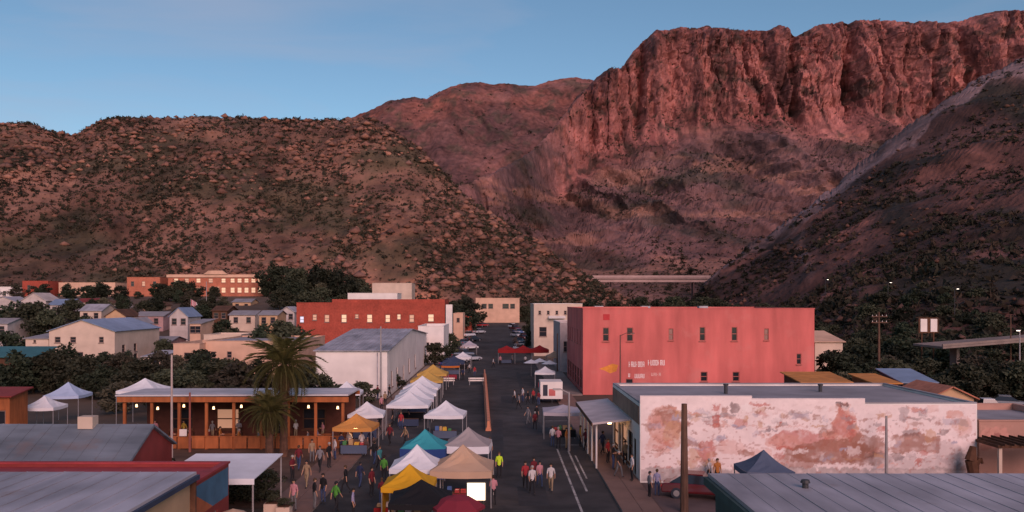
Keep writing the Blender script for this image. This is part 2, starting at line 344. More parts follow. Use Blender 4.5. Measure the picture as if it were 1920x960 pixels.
def d_cl(px, v, h, z, X, Y, Z):
    fade = np.clip(z * 4, 0, 1)
    kx = sstep(1015, 1130, px)
    cz = np.clip((z - 0.56) * 9, 0, 1) * np.clip((1.03 - h) * 14, 0.06, 1) * (0.18 + 0.82 * kx)
    wob = 9 * fbm(X * 0.01, Z * 0.012, 3)
    big = np.abs(fbm((X + wob * 2) * 0.0085 + 11, Z * 0.0012, 3))
    col = np.abs(fbm((X + wob) * 0.032 + 3, Z * 0.004, 3))
    fin = fbm(X * 0.11, Z * 0.02, 4)
    led = fbm(X * 0.012 + 40, Z * 0.075, 4)
    gul = 1 - np.abs(fbm(X * 0.007 + Y * 0.003 + 21, Y * 0.0016, 4)) * 2.2
    n = fbm(X * 0.02 + 5, Y * 0.02, 5)
    crag = 1 - 2.2 * np.abs(fbm(X * 0.05 + 8, Z * 0.03, 5, 0.6))
    dy = -cz * (95 * big + 42 * col + 12 * fin + 9 * led + 8 * crag) + 34 * cz
    deep = np.exp(-((px - 1600 - 10 * fbm(Z * 0.02, Z * 0, 3)) / 11) ** 2) + 0.8 * np.exp(-((px - 1497) / 9) ** 2) + 0.7 * np.exp(-((px - 1203 - (Z - 350) * 0.08) / 8) ** 2) + 0.5 * np.exp(-((px - 1745) / 7) ** 2)
    dy = dy + 55 * deep * cz
    crack = np.exp(-np.abs(fbm((X + wob) * 0.05 + 33, Z * 0.006, 3)) / 0.05) * 10 + np.exp(-np.abs(fbm(X * 0.03 + 13, Z * 0.05, 3)) / 0.04) * 4
    dy = dy + crack * cz
    tal = fade * np.maximum(1 - np.clip((z - 0.5) * 8, 0, 1), (1 - kx) * np.clip((1.02 - h) * 8, .05, 1))
    dy = dy - tal * (70 * np.clip(gul, -0.6, 1) + 18 * n)
    ta2 = fbm(X * 0.05, Y * 0.05 + Z * .05, 5, .62)
    return cz * 6 * fin, dy - tal * 9 * ta2, tal * (12 * n + 7 * ta2) + cz * (5 * fin + 7 * crag) * np.clip((1.0 - h) * 12, 0.12, 1)
def c_cl(px, h, z, P):
    X, Y, Z = P[..., 0], P[..., 1], P[..., 2]
    n = fbm(X * 0.015, Z * 0.015, 6); st = fbm(X * 0.09, Z * 0.012, 4)
    cl = mixc((0.19, 0.066, 0.060), (0.40, 0.155, 0.132), np.clip(0.55 + st * 0.9 + n * 0.5, 0, 1))
    cl = mixc(cl, (0.10, 0.04, 0.038), np.clip((fbm(X * 0.06 + 70, Z * 0.008, 5, .6) - 0.08) * 4, 0, 0.85))
    cl = mixc(cl, (0.06, 0.04, 0.032), np.clip((fbm(X * 0.05 + 20, Z * 0.06, 5, .6) - 0.20) * 5, 0, 0.8))
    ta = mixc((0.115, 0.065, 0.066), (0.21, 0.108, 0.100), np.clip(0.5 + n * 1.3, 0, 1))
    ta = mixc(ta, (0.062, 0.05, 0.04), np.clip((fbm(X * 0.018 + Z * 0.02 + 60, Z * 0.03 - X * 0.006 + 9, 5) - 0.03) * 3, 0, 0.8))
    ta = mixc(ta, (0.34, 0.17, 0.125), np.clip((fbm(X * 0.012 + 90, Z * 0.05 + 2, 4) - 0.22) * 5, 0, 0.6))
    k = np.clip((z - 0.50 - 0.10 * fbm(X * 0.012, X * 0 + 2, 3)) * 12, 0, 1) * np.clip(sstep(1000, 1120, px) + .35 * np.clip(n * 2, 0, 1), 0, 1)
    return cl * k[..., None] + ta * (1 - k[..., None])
prof_cl = [(0, 0, 0), (40, 0.30, 0.10), (95, 0.62, 0.32), (140, 0.84, 0.56), (150, 0.875, 0.62), (228, 0.96, 0.955), (236, 0.985, 0.985), (242, 1.0, 1.0), (248, 1.08, 0.99), (256, 1.4, 0.8), (262, 1.8, 0.3)]
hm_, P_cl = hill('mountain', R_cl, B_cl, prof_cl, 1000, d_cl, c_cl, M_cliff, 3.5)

# -- dark hill on the right with pale scree along its crest
R_rt = [(1285, 580, 420), (1310, 545, 430), (1345, 508, 440), (1400, 466, 455), (1450, 436, 470), (1490, 408, 485), (1530, 378, 500), (1570, 346, 515), (1610, 308, 530), (1660, 268, 545), (1710, 230, 560), (1760, 196, 575), (1810, 162, 590), (1860, 134, 600), (1900, 116, 610), (1960, 90, 620), (2100, 30, 640), (2350, -60, 660)]
B_rt = [(1285, 400, 5.5), (1400, 300, 3.0), (1500, 215, 0.8), (1600, 165, 0.0), (1750, 140, 0), (1950, 128, 0), (2350, 120, 0)]
def d_rt(px, v, h, z, X, Y, Z):
    fade = np.clip(z * 5, 0, 1) * np.clip((1.02 - h) * 7 + 0.1, 0.1, 1)
    r = 1 - np.abs(fbm(X * 0.012 + Y * 0.012, Y * 0.006 - X * 0.004, 4)) * 2
    n = fbm(X * 0.05, Y * 0.05, 5)
    return fade * 2 * n, fade * (-6 * r), fade * (6 * r + 4 * n - 3)
def c_rt(px, h, z, P):
    X, Y, Z = P[..., 0], P[..., 1], P[..., 2]
    n = fbm(X * 0.03, Y * 0.03, 6)
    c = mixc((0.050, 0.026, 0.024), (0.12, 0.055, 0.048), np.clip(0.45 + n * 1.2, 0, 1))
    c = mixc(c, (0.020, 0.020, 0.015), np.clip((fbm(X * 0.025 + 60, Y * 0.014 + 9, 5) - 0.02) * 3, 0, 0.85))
    c = mixc(c, (0.20, 0.085, 0.07), np.clip((fbm(X * 0.02 + 12, Y * 0.03 + 31, 5) - 0.2) * 4, 0, 0.7))
    edge = 0.878 + 0.09 * fbm(px * 0.025, h * 14, 5) - 0.035 * np.clip((px - 1450) / 200, 0, 1)
    sc = np.clip((h - edge) * 45, 0, 1) * np.clip((px - 1300) / 40, 0, 1)
    c = mixc(c, (0.24, 0.158, 0.162), sc * np.clip(0.8 + 0.8 * n, 0.2, 1))
    scar = np.exp(-((px - 1502 + (h - 0.6) * 60) / 7) ** 2) * np.clip((h - 0.42) * 12, 0, 1) * np.clip((0.78 - h) * 12, 0, 1)
    return mixc(c, (0.21, 0.12, 0.115), np.clip(scar, 0, 0.8))
prof_rt = [(0, 0, 0), (20, 0.12, 0.03), (80, 0.5, 0.36), (130, 0.85, 0.83), (146, 0.96, 0.965), (152, 1.0, 1.0), (158, 1.1, 0.98), (164, 1.5, 0.8), (168, 1.9, 0.3)]
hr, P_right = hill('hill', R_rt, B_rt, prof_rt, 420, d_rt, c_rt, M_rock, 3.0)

# -- low scrub on the hills: countless bushes, one object for each hill
def shrubs(name, P, n, smin, smax, hmax_v, keep, label, dark=1.0, nf=13):
    nu, nv = P.shape[:2]
    iu = rng.random(n * 3) * (nu - 1.01); iv = rng.random(n * 3) * hmax_v * (nv - 1.01)
    k = keep(iu / nu, iv / nv, P[iu.astype(int), iv.astype(int)]); iu, iv = iu[k][:n], iv[k][:n]
    a = iu.astype(int); b = iv.astype(int); fu = (iu - a)[:, None]; fv = (iv - b)[:, None]
    pos = (P[a, b] * (1 - fu) + P[a + 1, b] * fu) * (1 - fv) + (P[a, b + 1] * (1 - fu) + P[a + 1, b + 1] * fu) * fv
    m = len(pos); size = smin + (smax - smin) * rng.random(m) ** 2.2
    d = rng.normal(size=(m, nf, 3)); d /= np.linalg.norm(d, axis=2, keepdims=True); d[..., 2] = np.abs(d[..., 2])
    cen = d * (0.25 + 0.65 * rng.random((m, nf, 1))) * np.array([1, 1, 0.75])
    t = rng.normal(size=(m, nf, 3, 3)) * 0.36
    V = (cen[:, :, None, :] + t) * size[:, None, None, None] + pos[:, None, None, :]
    V = V.reshape(-1, 3); Fc = np.arange(len(V)).reshape(-1, 3)
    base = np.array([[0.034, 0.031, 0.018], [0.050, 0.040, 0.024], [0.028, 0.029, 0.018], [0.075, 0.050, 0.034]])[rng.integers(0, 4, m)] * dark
    col = np.repeat(base * (0.8 + 0.4 * rng.random((m, 1))), nf * 3, axis=0)
    o = link(name, tri_mesh(name, V, Fc, M_shrub, col)); tag(o, label, 'scrub', kind='stuff')
    return o
def keep_left(u, v, p):
    return (rng.random(len(u)) < np.clip((0.93 - v * 0.98) * 6, 0.12, 1)) & (rng.random(len(u)) < np.clip(0.62 + 1.1 * fbm(p[:, 0] * 0.045 + 8, p[:, 2] * 0.03 + 3, 4), 0.14, 1))
shrubs('hill_scrub', P_left, 25000, 0.35, 1.9, 0.84, keep_left, 'dark desert bushes scattered over the low brown hill')
def keep_right(u, v, p):
    return (rng.random(len(u)) < np.clip(0.55 + 1.6 * fbm(p[:, 0] * 0.03 + 8, p[:, 1] * 0.03 + 3, 4), 0.1, 1)) & ((v < 0.70) | (rng.random(len(u)) < 0.12))
shrubs('hill_scrub', P_right, 9000, 0.5, 2.3, 0.88, keep_right, 'dark scrub covering the right hill below the pale scree', 0.62)  # bush colours scaled darker than on the other hills

def keep_cl(u, v, p):
    return (rng.random(len(u)) < np.clip(0.35 + 1.5 * fbm(p[:, 0] * 0.012 + 8, p[:, 2] * 0.02 + 3, 4), 0.02, 1)) & ((v < 0.60) | (rng.random(len(u)) < 0.18))
shrubs('hill_scrub', P_cl, 14000, 1.2, 4.2, 0.93, keep_cl, 'sparse dark bushes dotting the talus and ledges of the red cliff', 0.9, 7)
shrubs('hill_scrub', P_mid, 5000, 1.5, 5.0, 0.93, keep_cl, 'sparse dark bushes dotting the far red ridge', 0.9, 7)
def boulders(P, n, smin, smax, hmax, keep, label, dk=1.0):
    nu, nv = P.shape[:2]
    iu = (rng.random(n * 4) * (nu - 2)).astype(int); iv = (rng.random(n * 4) * hmax * (nv - 2)).astype(int)
    k = keep(iu / nu, iv / nv, P[iu, iv]); pos = P[iu[k], iv[k]][:n] + rng.normal(size=(min(n, k.sum()), 3)) * .5; m = len(pos)
    oc = np.array([[1, 0, 0], [0, 1, 0], [-1, 0, 0], [0, -1, 0], [0, 0, .8], [0, 0, -.5]]); fc = np.array([[0, 1, 4], [1, 2, 4], [2, 3, 4], [3, 0, 4], [1, 0, 5], [2, 1, 5], [3, 2, 5], [0, 3, 5]])
    sz = smin + (smax - smin) * rng.random(m) ** 3; a = rng.random(m) * 6.28; ca, sa = np.cos(a), np.sin(a)
    V = oc[None] * (0.6 + 0.8 * rng.random((m, 6, 1))) * sz[:, None, None] * np.array([1.2, 1, .9])
    V = np.stack([V[..., 0] * ca[:, None] - V[..., 1] * sa[:, None], V[..., 0] * sa[:, None] + V[..., 1] * ca[:, None], V[..., 2]], -1) + pos[:, None]
    Fc = (fc[None] + (np.arange(m) * 6)[:, None, None]).reshape(-1, 3)
    col = np.repeat(np.array([[0.22, .105, .078], [.28, .135, .095], [.16, .085, .068]])[rng.integers(0, 3, m)] * dk, 6, axis=0)
    tag(link('hill_rocks', tri_mesh('hill_rocks', V.reshape(-1, 3), Fc, M_rock, col)), label, 'rocks', kind='stuff')
boulders(P_left, 5200, .4, 3.0, .82, lambda u, v, p: rng.random(len(u)) < np.clip(.4 + 1.8 * fbm(p[:, 0] * .02 + 50, p[:, 2] * .04, 4) + .35 * (u > .66), .02, 1), 'pinkish boulders strewn over the low brown hill')
boulders(P_right, 1800, .4, 1.8, .9, lambda u, v, p: rng.random(len(u)) < np.clip(.25 + 1.8 * fbm(p[:, 0] * .03 + 50, p[:, 1] * .03, 4), .02, 1), 'reddish boulders on the dark right hill', 0.5)  # rock colours scaled darker than on the left hill

# ================================================================== STREET
def strip(name, x0, x1, ys, dz, material, parent=None):
    xs = np.linspace(x0, x1, 3); A, B = np.meshgrid(xs, ys, indexing='ij')
    Z = np.clip((B - 180) * 0.03, 0, 6) + dz
    return link(name, grid_mesh(name, np.stack([A, B, Z], -1), material), parent)
SX0, SX1 = -10.6, 7.0
ys = axis((10, 180, 34), (180, 380, 40), (380, 420, 4))
road = tag(strip('road', SX0, SX1, ys, 0.004, M_asphalt), kind='structure')
def mark(x0, x1, y0, y1, m=M_paint):
    o = strip('road_marking', x0, x1, axis((y0, y1, max(2, int((y1 - y0) / 5)))), 0.009, m, road); return o
mark(4.68, 4.82, 40, 72); mark(5.50, 5.64, 56, 71); mark(5.90, 6.02, 60, 69)
for y in (74, 79, 84, 89, 94, 99): mark(4.7, 6.9, y, y + 0.12)
for y in (150, 156, 162, 168, 174): mark(-10.3, -6.2, y, y + 0.12)
M_patch = mat('asphalt_patch', (0.032, 0.03, 0.032), .85, .3, 1.5)
for (a, b, c, d) in ((1.2, 3.0, 52, 57.5), (-0.6, 0.4, 66, 90), (2.6, 4.0, 84, 88), (0.3, 2.1, 104, 112), (-8.4, -6.9, 60, 70), (2.9, 3.5, 118, 150)): strip('road_patch', a, b, axis((c, d, 3)), 0.0075, M_patch, road)
def sidewalk(x0, x1, y0, y1):
    n = int((y1 - y0) / 3.0)
    o = MB().box(x0, x1, y0, y1, -0.1, 0.10).build('sidewalk', M_conc); tag(o, kind='structure')
    wslab = (x1 - x0) / 2 - 0.03
    me = MB().box(0, wslab, 0, 2.96, 0.10, 0.13).mesh('paving_slab', M_walk)
    for i in range(n):
        for j in range(2):
            link('paving_slab', me, o, (x0 + 0.015 + j * (wslab + 0.03), y0 + i * 3.0 + 0.02, random.uniform(-0.004, 0.006)))
    return o
sidewalk(-13.4, SX0, 20, 110); sidewalk(SX1, 9.3, 50, 113)
tag(MB().box(-13.4, SX0, 110.02, 180, -0.1, 0.13).build('sidewalk', M_conc), kind='structure')
tag(MB().box(SX1, 10.7, 113.02, 180, -0.1, 0.13).build('sidewalk', M_conc), kind='structure')
M_lot = mat('lot_surface', (0.145, 0.095, 0.09), 0.95, 0.3, 0.4, bump=0.15)
tag(strip('side_street', SX1 + 0.01, 60, axis((36, 49.9, 4)), 0.02, M_lot), kind='structure')
tag(strip('parking_lot', 9.4, 60, axis((50, 58.6, 3)), 0.014, M_lot), kind='structure')
tag(strip('patio', -40, -13.5, axis((51.5, 78, 6)), 0.02, mat('patio_floor', (0.12, 0.07, 0.05), 0.9, 0.3, 0.8)), kind='structure')
# centre barrier: a row of orange plastic barriers dividing market from lane
M_barrier = mat('barrier_plastic', (0.62, 0.24, 0.13), .6, .25, 1.2)
bp_ = [(-.26, 0), (.26, 0), (.26, .14), (.13, .38), (.10, .92), (-.10, .92), (-.13, .38), (-.26, .14)]
q = MB(); n_ = len(bp_)
q.v = [(x, 0.02, z) for x, z in bp_] + [(x, 1.92, z) for x, z in bp_]
q.f = [tuple(range(n_)), tuple(reversed(range(n_, 2 * n_)))] + [(k, k + n_, (k + 1) % n_ + n_, (k + 1) % n_) for k in range(n_)]; q.m = [0] * len(q.f)
bm_body = q.mesh('body', M_barrier)
for i in range(31):
    y = 82 + i * 2.02; t = thing('traffic_barrier', 'orange plastic barrier in the line dividing the tents from the open lane', 'barrier', (-0.95 - 1.35 * i / 31, y, .006), math.radians(1.25), 'orange barriers down the street')
    link('body', bm_body, t)

# ================================================================== BUILDINGS
UP = Vector((0, 0, 1))
def facade(mb, o, u, n, W, H, ops, rec=0.16, m=0):
    o, u, n = Vector(o), Vector(u), Vector(n)
    ops = [(max(x, .02), z, min(x + w_, W - .02) - max(x, .02), h_) for (x, z, w_, h_) in ops]
    xs = sorted({0, W} | {q[0] for q in ops} | {q[0] + q[2] for q in ops}); zs = sorted({0, H} | {q[1] for q in ops} | {q[1] + q[3] for q in ops})
    pt = lambda x, z, d=0: o + u * x + UP * z - n * d
    for i in range(len(xs) - 1):
        for j in range(len(zs) - 1):
            x0, x1, z0, z1 = xs[i], xs[i + 1], zs[j], zs[j + 1]
            if any(q[0] - 1e-6 <= x0 and x1 <= q[0] + q[2] + 1e-6 and q[1] - 1e-6 <= z0 and z1 <= q[1] + q[3] + 1e-6 for q in ops): continue
            mb.quad(pt(x0, z0), pt(x1, z0), pt(x1, z1), pt(x0, z1), m)
    for (x, z, w_, h_) in ops:
        a, b, c, d = (x, z), (x + w_, z), (x + w_, z + h_), (x, z + h_)
        for p, q in ((a, b), (b, c), (c, d), (d, a)): mb.quad(pt(*p), pt(*p, rec), pt(*q, rec), pt(*q), m)
def window(parent, o, u, n, op, pane, frame, rec=0.16, door=False, mull=True, sill=True):
    o, u, n = Vector(o), Vector(u), Vector(n); x, z, w_, h_ = op
    R = Matrix((u, -n, UP)).transposed().to_euler()
    base = o + u * x + UP * z - n * (rec - 0.10)
    t = min(0.09, w_ * 0.12)
    mb = MB(); mb.box(0, t, 0, 0.08, 0, h_); mb.box(w_ - t, w_, 0, 0.08, 0, h_); mb.box(t, w_ - t, 0, 0.08, h_ - t, h_); mb.box(t, w_ - t, 0, 0.08, 0, t)
    if mull and not door: mb.box(t, w_ - t, 0.005, 0.075, h_ / 2 - t / 2, h_ / 2 + t / 2)
    f = mb.build('door' if door else 'window', frame, parent, base, R)
    MB().box(t * 0.5, w_ - t * 0.5, 0.085, 0.11, t * 0.5, h_ - t * 0.5).build('pane', pane, f)
    if sill and not door: MB().box(-0.08, w_ + 0.08, -0.20, -0.003, -0.12, -0.01).build('sill', frame, f)
    if door: MB().box(w_ - t - 0.14, w_ - t - 0.04, -0.05, -0.002, h_ * .45, h_ * .5).build('handle', M_steel, f)
    return f
SIDES = {'front': lambda W, D: ((0, 0, 0), (1, 0, 0), (0, -1, 0), W), 'right': lambda W, D: ((W, 0, 0), (0, 1, 0), (1, 0, 0), D),
         'left': lambda W, D: ((0, D, 0), (0, -1, 0), (-1, 0, 0), D), 'back': lambda W, D: ((W, D, 0), (-1, 0, 0), (0, 1, 0), W)}
def roof_slab(parent, pts, th, material, n=0, name='roof', rib=0.035, sheet=False):
    """pts: eave-left, eave-right, ridge-right, ridge-left. n standing seams run up the slope; sheet: each panel an object"""
    a, b, c, d = [Vector(p) for p in pts]
    r = MB().prism([a, b, c, d], th).build(name, material, parent)
    if not n: return r
    nrm = (b - a).cross(c - a).normalized(); q = MB()
    e = (b - a).normalized()
    for i in range(n):
        t0, t1 = i / n, (i + 1) / n
        p0, p1, p2, p3 = a.lerp(b, t0), a.lerp(b, t1), d.lerp(c, t1), d.lerp(c, t0)
        if sheet:
            h = 0.03 + random.uniform(0, 0.012); s = MB()
            g = e * 0.001
            s.prism([p0 + g + nrm * h, p1 - g + nrm * h, p2 - g + nrm * h, p3 + g + nrm * h], h - 0.003)
            s.prism([p0 + g + nrm * (h + .02), p0 + g * 24 + nrm * (h + .02), p3 + g * 24 + nrm * (h + .02), p3 + g + nrm * (h + .02)], 0.018)
            s.build('roof_sheet', material, r)
        elif i:
            q.prism([p0 - e * rib / 2 + nrm * 0.05, p0 + e * rib / 2 + nrm * 0.05, p3 + e * rib / 2 + nrm * 0.05, p3 - e * rib / 2 + nrm * 0.05], 0.048)
    if not sheet: q.build('seam', material, r)
    return r
FNAME = [(-21, 75, 'open-sided timber restaurant')]
def short(l):
    for w_ in (' with ', ' among ', ' beside ', ' above ', ' below ', ' behind ', ' next ', ' at ', ' left ', ' right ', ' beyond ', ' on ', ' against ', ' closing ', ' standing ', ' squeezed ', ' just ', ' further ', ' near ', ' along ', ' drawn '): l = l.split(w_)[0]
    return ' '.join(l.split()[:8])
FOOT = [(-31.5, -11.5, 70, 79)]
def block(name, label, cat, x0, x1, y0, depth, ztop, wall, roofm, zb=None, wins=None, roof='flat', rise=1.5, pane=M_glass, frame=M_sash, group=None, coping=None, seams=0, over=0.35, sheet=False, found=0.6, setback=0.4, lip=0.06):
    W, D = x1 - x0, depth
    if zb is None: zb = min(gz(x, y) for x in (x0, x1) for y in (y0, y0 + D)) - 0.05
    FOOT.append((x0, x1, y0, y0 + D)); FNAME.append((x0 + W / 2, y0 + D / 2, short(label)))
    t = thing(name, label, cat, (x0, y0, zb), 0, group)
    H = ztop - zb
    wins = wins or {}; mb = MB()
    for sd_ in SIDES:
        o, u, n, L_ = SIDES[sd_](W, D); ops = [(k[0], k[1] - zb, k[2], k[3]) for k in wins.get(sd_, [])]
        facade(mb, o, u, n, L_, H, ops)
    if roof == 'y':
        for yy, s in ((0, 1), (D, -1)):
            p = [(0, yy, H), (W, yy, H), (W / 2, yy, H + rise)]; mb.poly(p if s > 0 else p[::-1])
    if roof == 'x':
        for xx, s in ((0, -1), (W, 1)):
            p = [(xx, 0, H), (xx, D, H), (xx, D / 2, H + rise)]; mb.poly(p if s > 0 else p[::-1])
    if roof == 'shed':
        mb.poly([(W, 0, H), (W, D, H), (W, D, H + rise)]); mb.poly([(0, 0, H), (0, D, H + rise), (0, D, H)]); mb.quad((W, D, H), (0, D, H), (0, D, H + rise), (W, D, H + rise))
    mb.build('wall', wall, t)
    for sd_ in SIDES:
        o, u, n, L_ = SIDES[sd_](W, D)
        for k in wins.get(sd_, []):
            window(t, o, u, n, (k[0], k[1] - zb, k[2], k[3]), k[4] if len(k) > 4 and k[4] else pane, frame, door=len(k) > 5 and k[5] == 'door')
    if roof == 'flat':
        zr = H - setback
        link('roof', MB().box(0.03, W - 0.03, 0.03, D - 0.03, zr - 0.2, zr).mesh('roof', roofm), t)
        p = MB(); cz0, cz1 = H + 0.004, H + 0.10
        p.box(-lip, W + lip, -lip, 0.28, cz0, cz1); p.box(-lip, W + lip, D - 0.28, D + lip, cz0, cz1)
        p.box(-lip, 0.28, 0.283, D - 0.283, cz0, cz1); p.box(W - 0.28, W + lip, 0.283, D - 0.283, cz0, cz1)
        c = p.build('coping', coping or wall, t)
        q = MB(); q.box(0.01, W - 0.01, 0.012, 0.25, zr, H); q.box(0.01, W - 0.01, D - 0.25, D - 0.012, zr, H); q.box(0.012, 0.25, 0.26, D - 0.26, zr, H); q.box(W - 0.25, W - 0.012, 0.26, D - 0.26, zr, H)
        q.build('parapet', wall, t)
    else:
        o_, e = over, 0.03
        if roof == 'y':
            k = rise / (W / 2); zo = H - o_ * k
            roof_slab(t, [(-o_, D + o_, zo + e), (-o_, -o_, zo + e), (W / 2, -o_, H + rise + e), (W / 2, D + o_, H + rise + e)], 0.1, roofm, seams, sheet=sheet)
            roof_slab(t, [(W + o_, -o_, zo + e), (W + o_, D + o_, zo + e), (W / 2 + .002, D + o_, H + rise + e), (W / 2 + .002, -o_, H + rise + e)], 0.1, roofm, seams, sheet=sheet)
        if roof == 'x':
            k = rise / (D / 2); zo = H - o_ * k
            roof_slab(t, [(-o_, -o_, zo + e), (W + o_, -o_, zo + e), (W + o_, D / 2, H + rise + e), (-o_, D / 2, H + rise + e)], 0.1, roofm, seams, sheet=sheet)
            roof_slab(t, [(W + o_, D + o_, zo + e), (-o_, D + o_, zo + e), (-o_, D / 2 + .002, H + rise + e), (W + o_, D / 2 + .002, H + rise + e)], 0.1, roofm, seams)
        if roof == 'shed':
            k = rise / D
            roof_slab(t, [(-o_, -o_, H - o_ * k + e), (W + o_, -o_, H - o_ * k + e), (W + o_, D + o_, H + rise + o_ * k + e), (-o_, D + o_, H + rise + o_ * k + e)], 0.1, roofm, seams, sheet=sheet)
    return t
def pxblock(name, label, cat, px0, px1, pytop, Y, depth, wall, roofm, pxwins=(), **kw):
    x0, x1 = Xat(px0, Y), Xat(px1, Y); zt = Zat(pytop, Y); s = Y / F
    wf = []
    for q in pxwins:
        pxc, pyc, wp, hp = q[:4]; wf.append(((pxc - px0) * s - wp * s / 2, Zat(pyc, Y) - hp * s / 2, wp * s, hp * s) + tuple(q[4:]))
    wins = dict(kw.pop('wins', {})); wins.setdefault('front', wf)
    return block(name, label, cat, x0, x1, Y, depth, zt, wall, roofm, wins=wins, **kw)

# ---- R1 pink building
YP = 114.0
pink = pxblock('pink_building', 'long two-storey salmon pink stucco building with small dark windows', 'building', 1093, 1527, 579, YP, 26, M_pink, M_groof,
    [(1136, 627, 12, 26), (1181, 627, 12, 26), (1317, 626, 11, 26), (1377, 626, 11, 26), (1258, 627, 9, 22, glass('curtained_glass', (0.30, 0.16, 0.14))), (1437, 627, 9, 22, MATS['curtained_glass']), (1320, 706, 13, 18), (1380, 706, 13, 18), (1498, 673, 9, 20), (1180, 722, 14, 24)],
    frame=mat('pink_trim', (0.38, 0.12, 0.10), 0.8), wins={'left': [(1.2 + 4.1 * i, 6.3, 1.1, 1.9) for i in range(6)] + [(0.8 + 4.1 * i, 0.5, 3.2, 2.5) for i in range(6)]})
# stepped parapet, painted letters and marks on the long wall
s = YP / F
for (a, b, h) in ((1093, 1180, 0.14), (1180, 1225, 0.0), (1225, 1330, 0.0)):
    pass
W_ = (1527 - 1093) * s
MB().box(0.0, (1215 - 1093) * s, 0.0, 0.25, 11.06 + .12, 11.06 + .30).build('parapet_step', M_pink, pink)
def letters(parent, px0, px1, py0, py1, material, Y, ox, zb, n, wob=0):      # blurred painted words: upright strokes and bars
    s = Y / F; mb = MB(); wl = (px1 - px0) / n
    for i in range(n):
        a = px0 + wl * i; k = random.randrange(4)
        X = lambda p: (p - ox) * s
        Zt, Zb = Zat(py0, Y) - zb, Zat(py1, Y) - zb; h = Zt - Zb; t = wl * 0.24 * s
        mb.box(X(a), X(a) + t, -0.006, -0.003, Zb, Zt)
        if k != 1: mb.box(X(a + wl * 0.56), X(a + wl * 0.56) + t, -0.006, -0.003, Zb, Zt)
        if k in (0, 2): mb.box(X(a) + t, X(a + wl * 0.56), -0.006, -0.003, Zt - t, Zt)
        if k in (0, 1): mb.box(X(a) + t, X(a + wl * 0.56), -0.006, -0.003, Zb + h * .4, Zb + h * .4 + t)
        if k in (2, 3): mb.box(X(a) + t, X(a + wl * 0.56), -0.006, -0.003, Zb, Zb + t)
    return mb.build('painted_lettering', material, parent)
M_letter = mat('white_letter_paint', (0.78, 0.70, 0.68), 0.8, 0.15, 2)
letters(pink, 1179, 1209, 678, 688, M_letter, YP, 1093, -0.05, 7); letters(pink, 1215, 1247, 675, 685, M_letter, YP, 1093, -0.05, 7)
letters(pink, 1178, 1182, 700, 707, M_letter, YP, 1093, -0.05, 1); letters(pink, 1190, 1209, 701, 709, M_letter, YP, 1093, -0.05, 5)
letters(pink, 1221, 1240, 699, 705, mat('faded_letter_paint', (0.62, 0.36, 0.33), 0.85), YP, 1093, -0.05, 4)
q = MB(); zc = Zat(691, YP) + .05; xc = (1141 - 1093) * s
q.poly([(xc - 1.25, -0.004, zc - .05), (xc - .5, -0.004, zc - .25), (xc + .2, -0.004, zc - .62), (xc + 1.0, -0.004, zc - .35), (xc + 1.25, -0.004, zc + .45), (xc + .5, -0.004, zc + .62), (xc - .3, -0.004, zc + .30)])
q.build('painted_emblem', mat('orange_sign_paint', (0.72, 0.27, 0.05), 0.8, 0.2, 2), pink)
q = MB().box((1131 - 1093) * s, (1143 - 1093) * s, -0.05, -0.004, Zat(600, YP) + .05, Zat(589, YP) + .05).build('wall_plaque', mat('red_plaque', (0.45, 0.035, 0.04), 0.7), pink)
for xx in (2.5, 9.0, 17.0): # roof plant
    MB().box(xx, xx + 1.2, 9, 10.4, 10.66, 11.3 + .1).build('vent_box', M_galv, pink)

# ---- R2 mural building
YM = 58.7
ZM = Zat(742, YM)
M_mwhite = mat('mural_white', (0.72, 0.61, 0.59), .9, .12, 1.2)
mx0, mx1 = Xat(1200, YM), Xat(1832, YM)
mur = block('mural_building', 'low white building with a faded red and brown mural along its side wall', 'building', mx0, mx1, YM, 14.0, Zat(757, YM), M_white, M_groof, zb=-0.05, frame=M_dwood,
    wins={'left': [(0.6, 0.5, 2.6, 2.3, M_glow2), (3.6, 0.1, 1.1, 2.5, M_glass, 'door'), (5.2, 0.5, 2.6, 2.3, M_glow2), (8.6, 0.5, 2.2, 2.3, M_glass), (11.2, 0.1, 1.1, 2.5, M_glass, 'door')]}, coping=M_groof, setback=0.12, lip=-0.004)
zt = Zat(757, YM) + 0.05
MB().box(0.002, (1622 - 1200) * YM / F, -0.003, 0.30, zt + .0, zt + (757 - 747) * YM / F).build('parapet_step', M_mwhite, mur)
MB().box(0.002, (1410 - 1200) * YM / F, -0.003, 0.30, zt + (757 - 747) * YM / F + .003, zt + (757 - 742) * YM / F).build('parapet_step', M_mwhite, mur)
for (xx, yy, hh) in ((7.6, 7.5, .5), (15.2, 9, .35)): MB().tube((xx, yy, zt - .25), (xx, yy, zt + hh), 0.14, n=10).tube((xx, yy, zt + hh), (xx, yy, zt + hh + .12), 0.2, 0.2, 10).build('roof_vent', M_dsteel, mur)
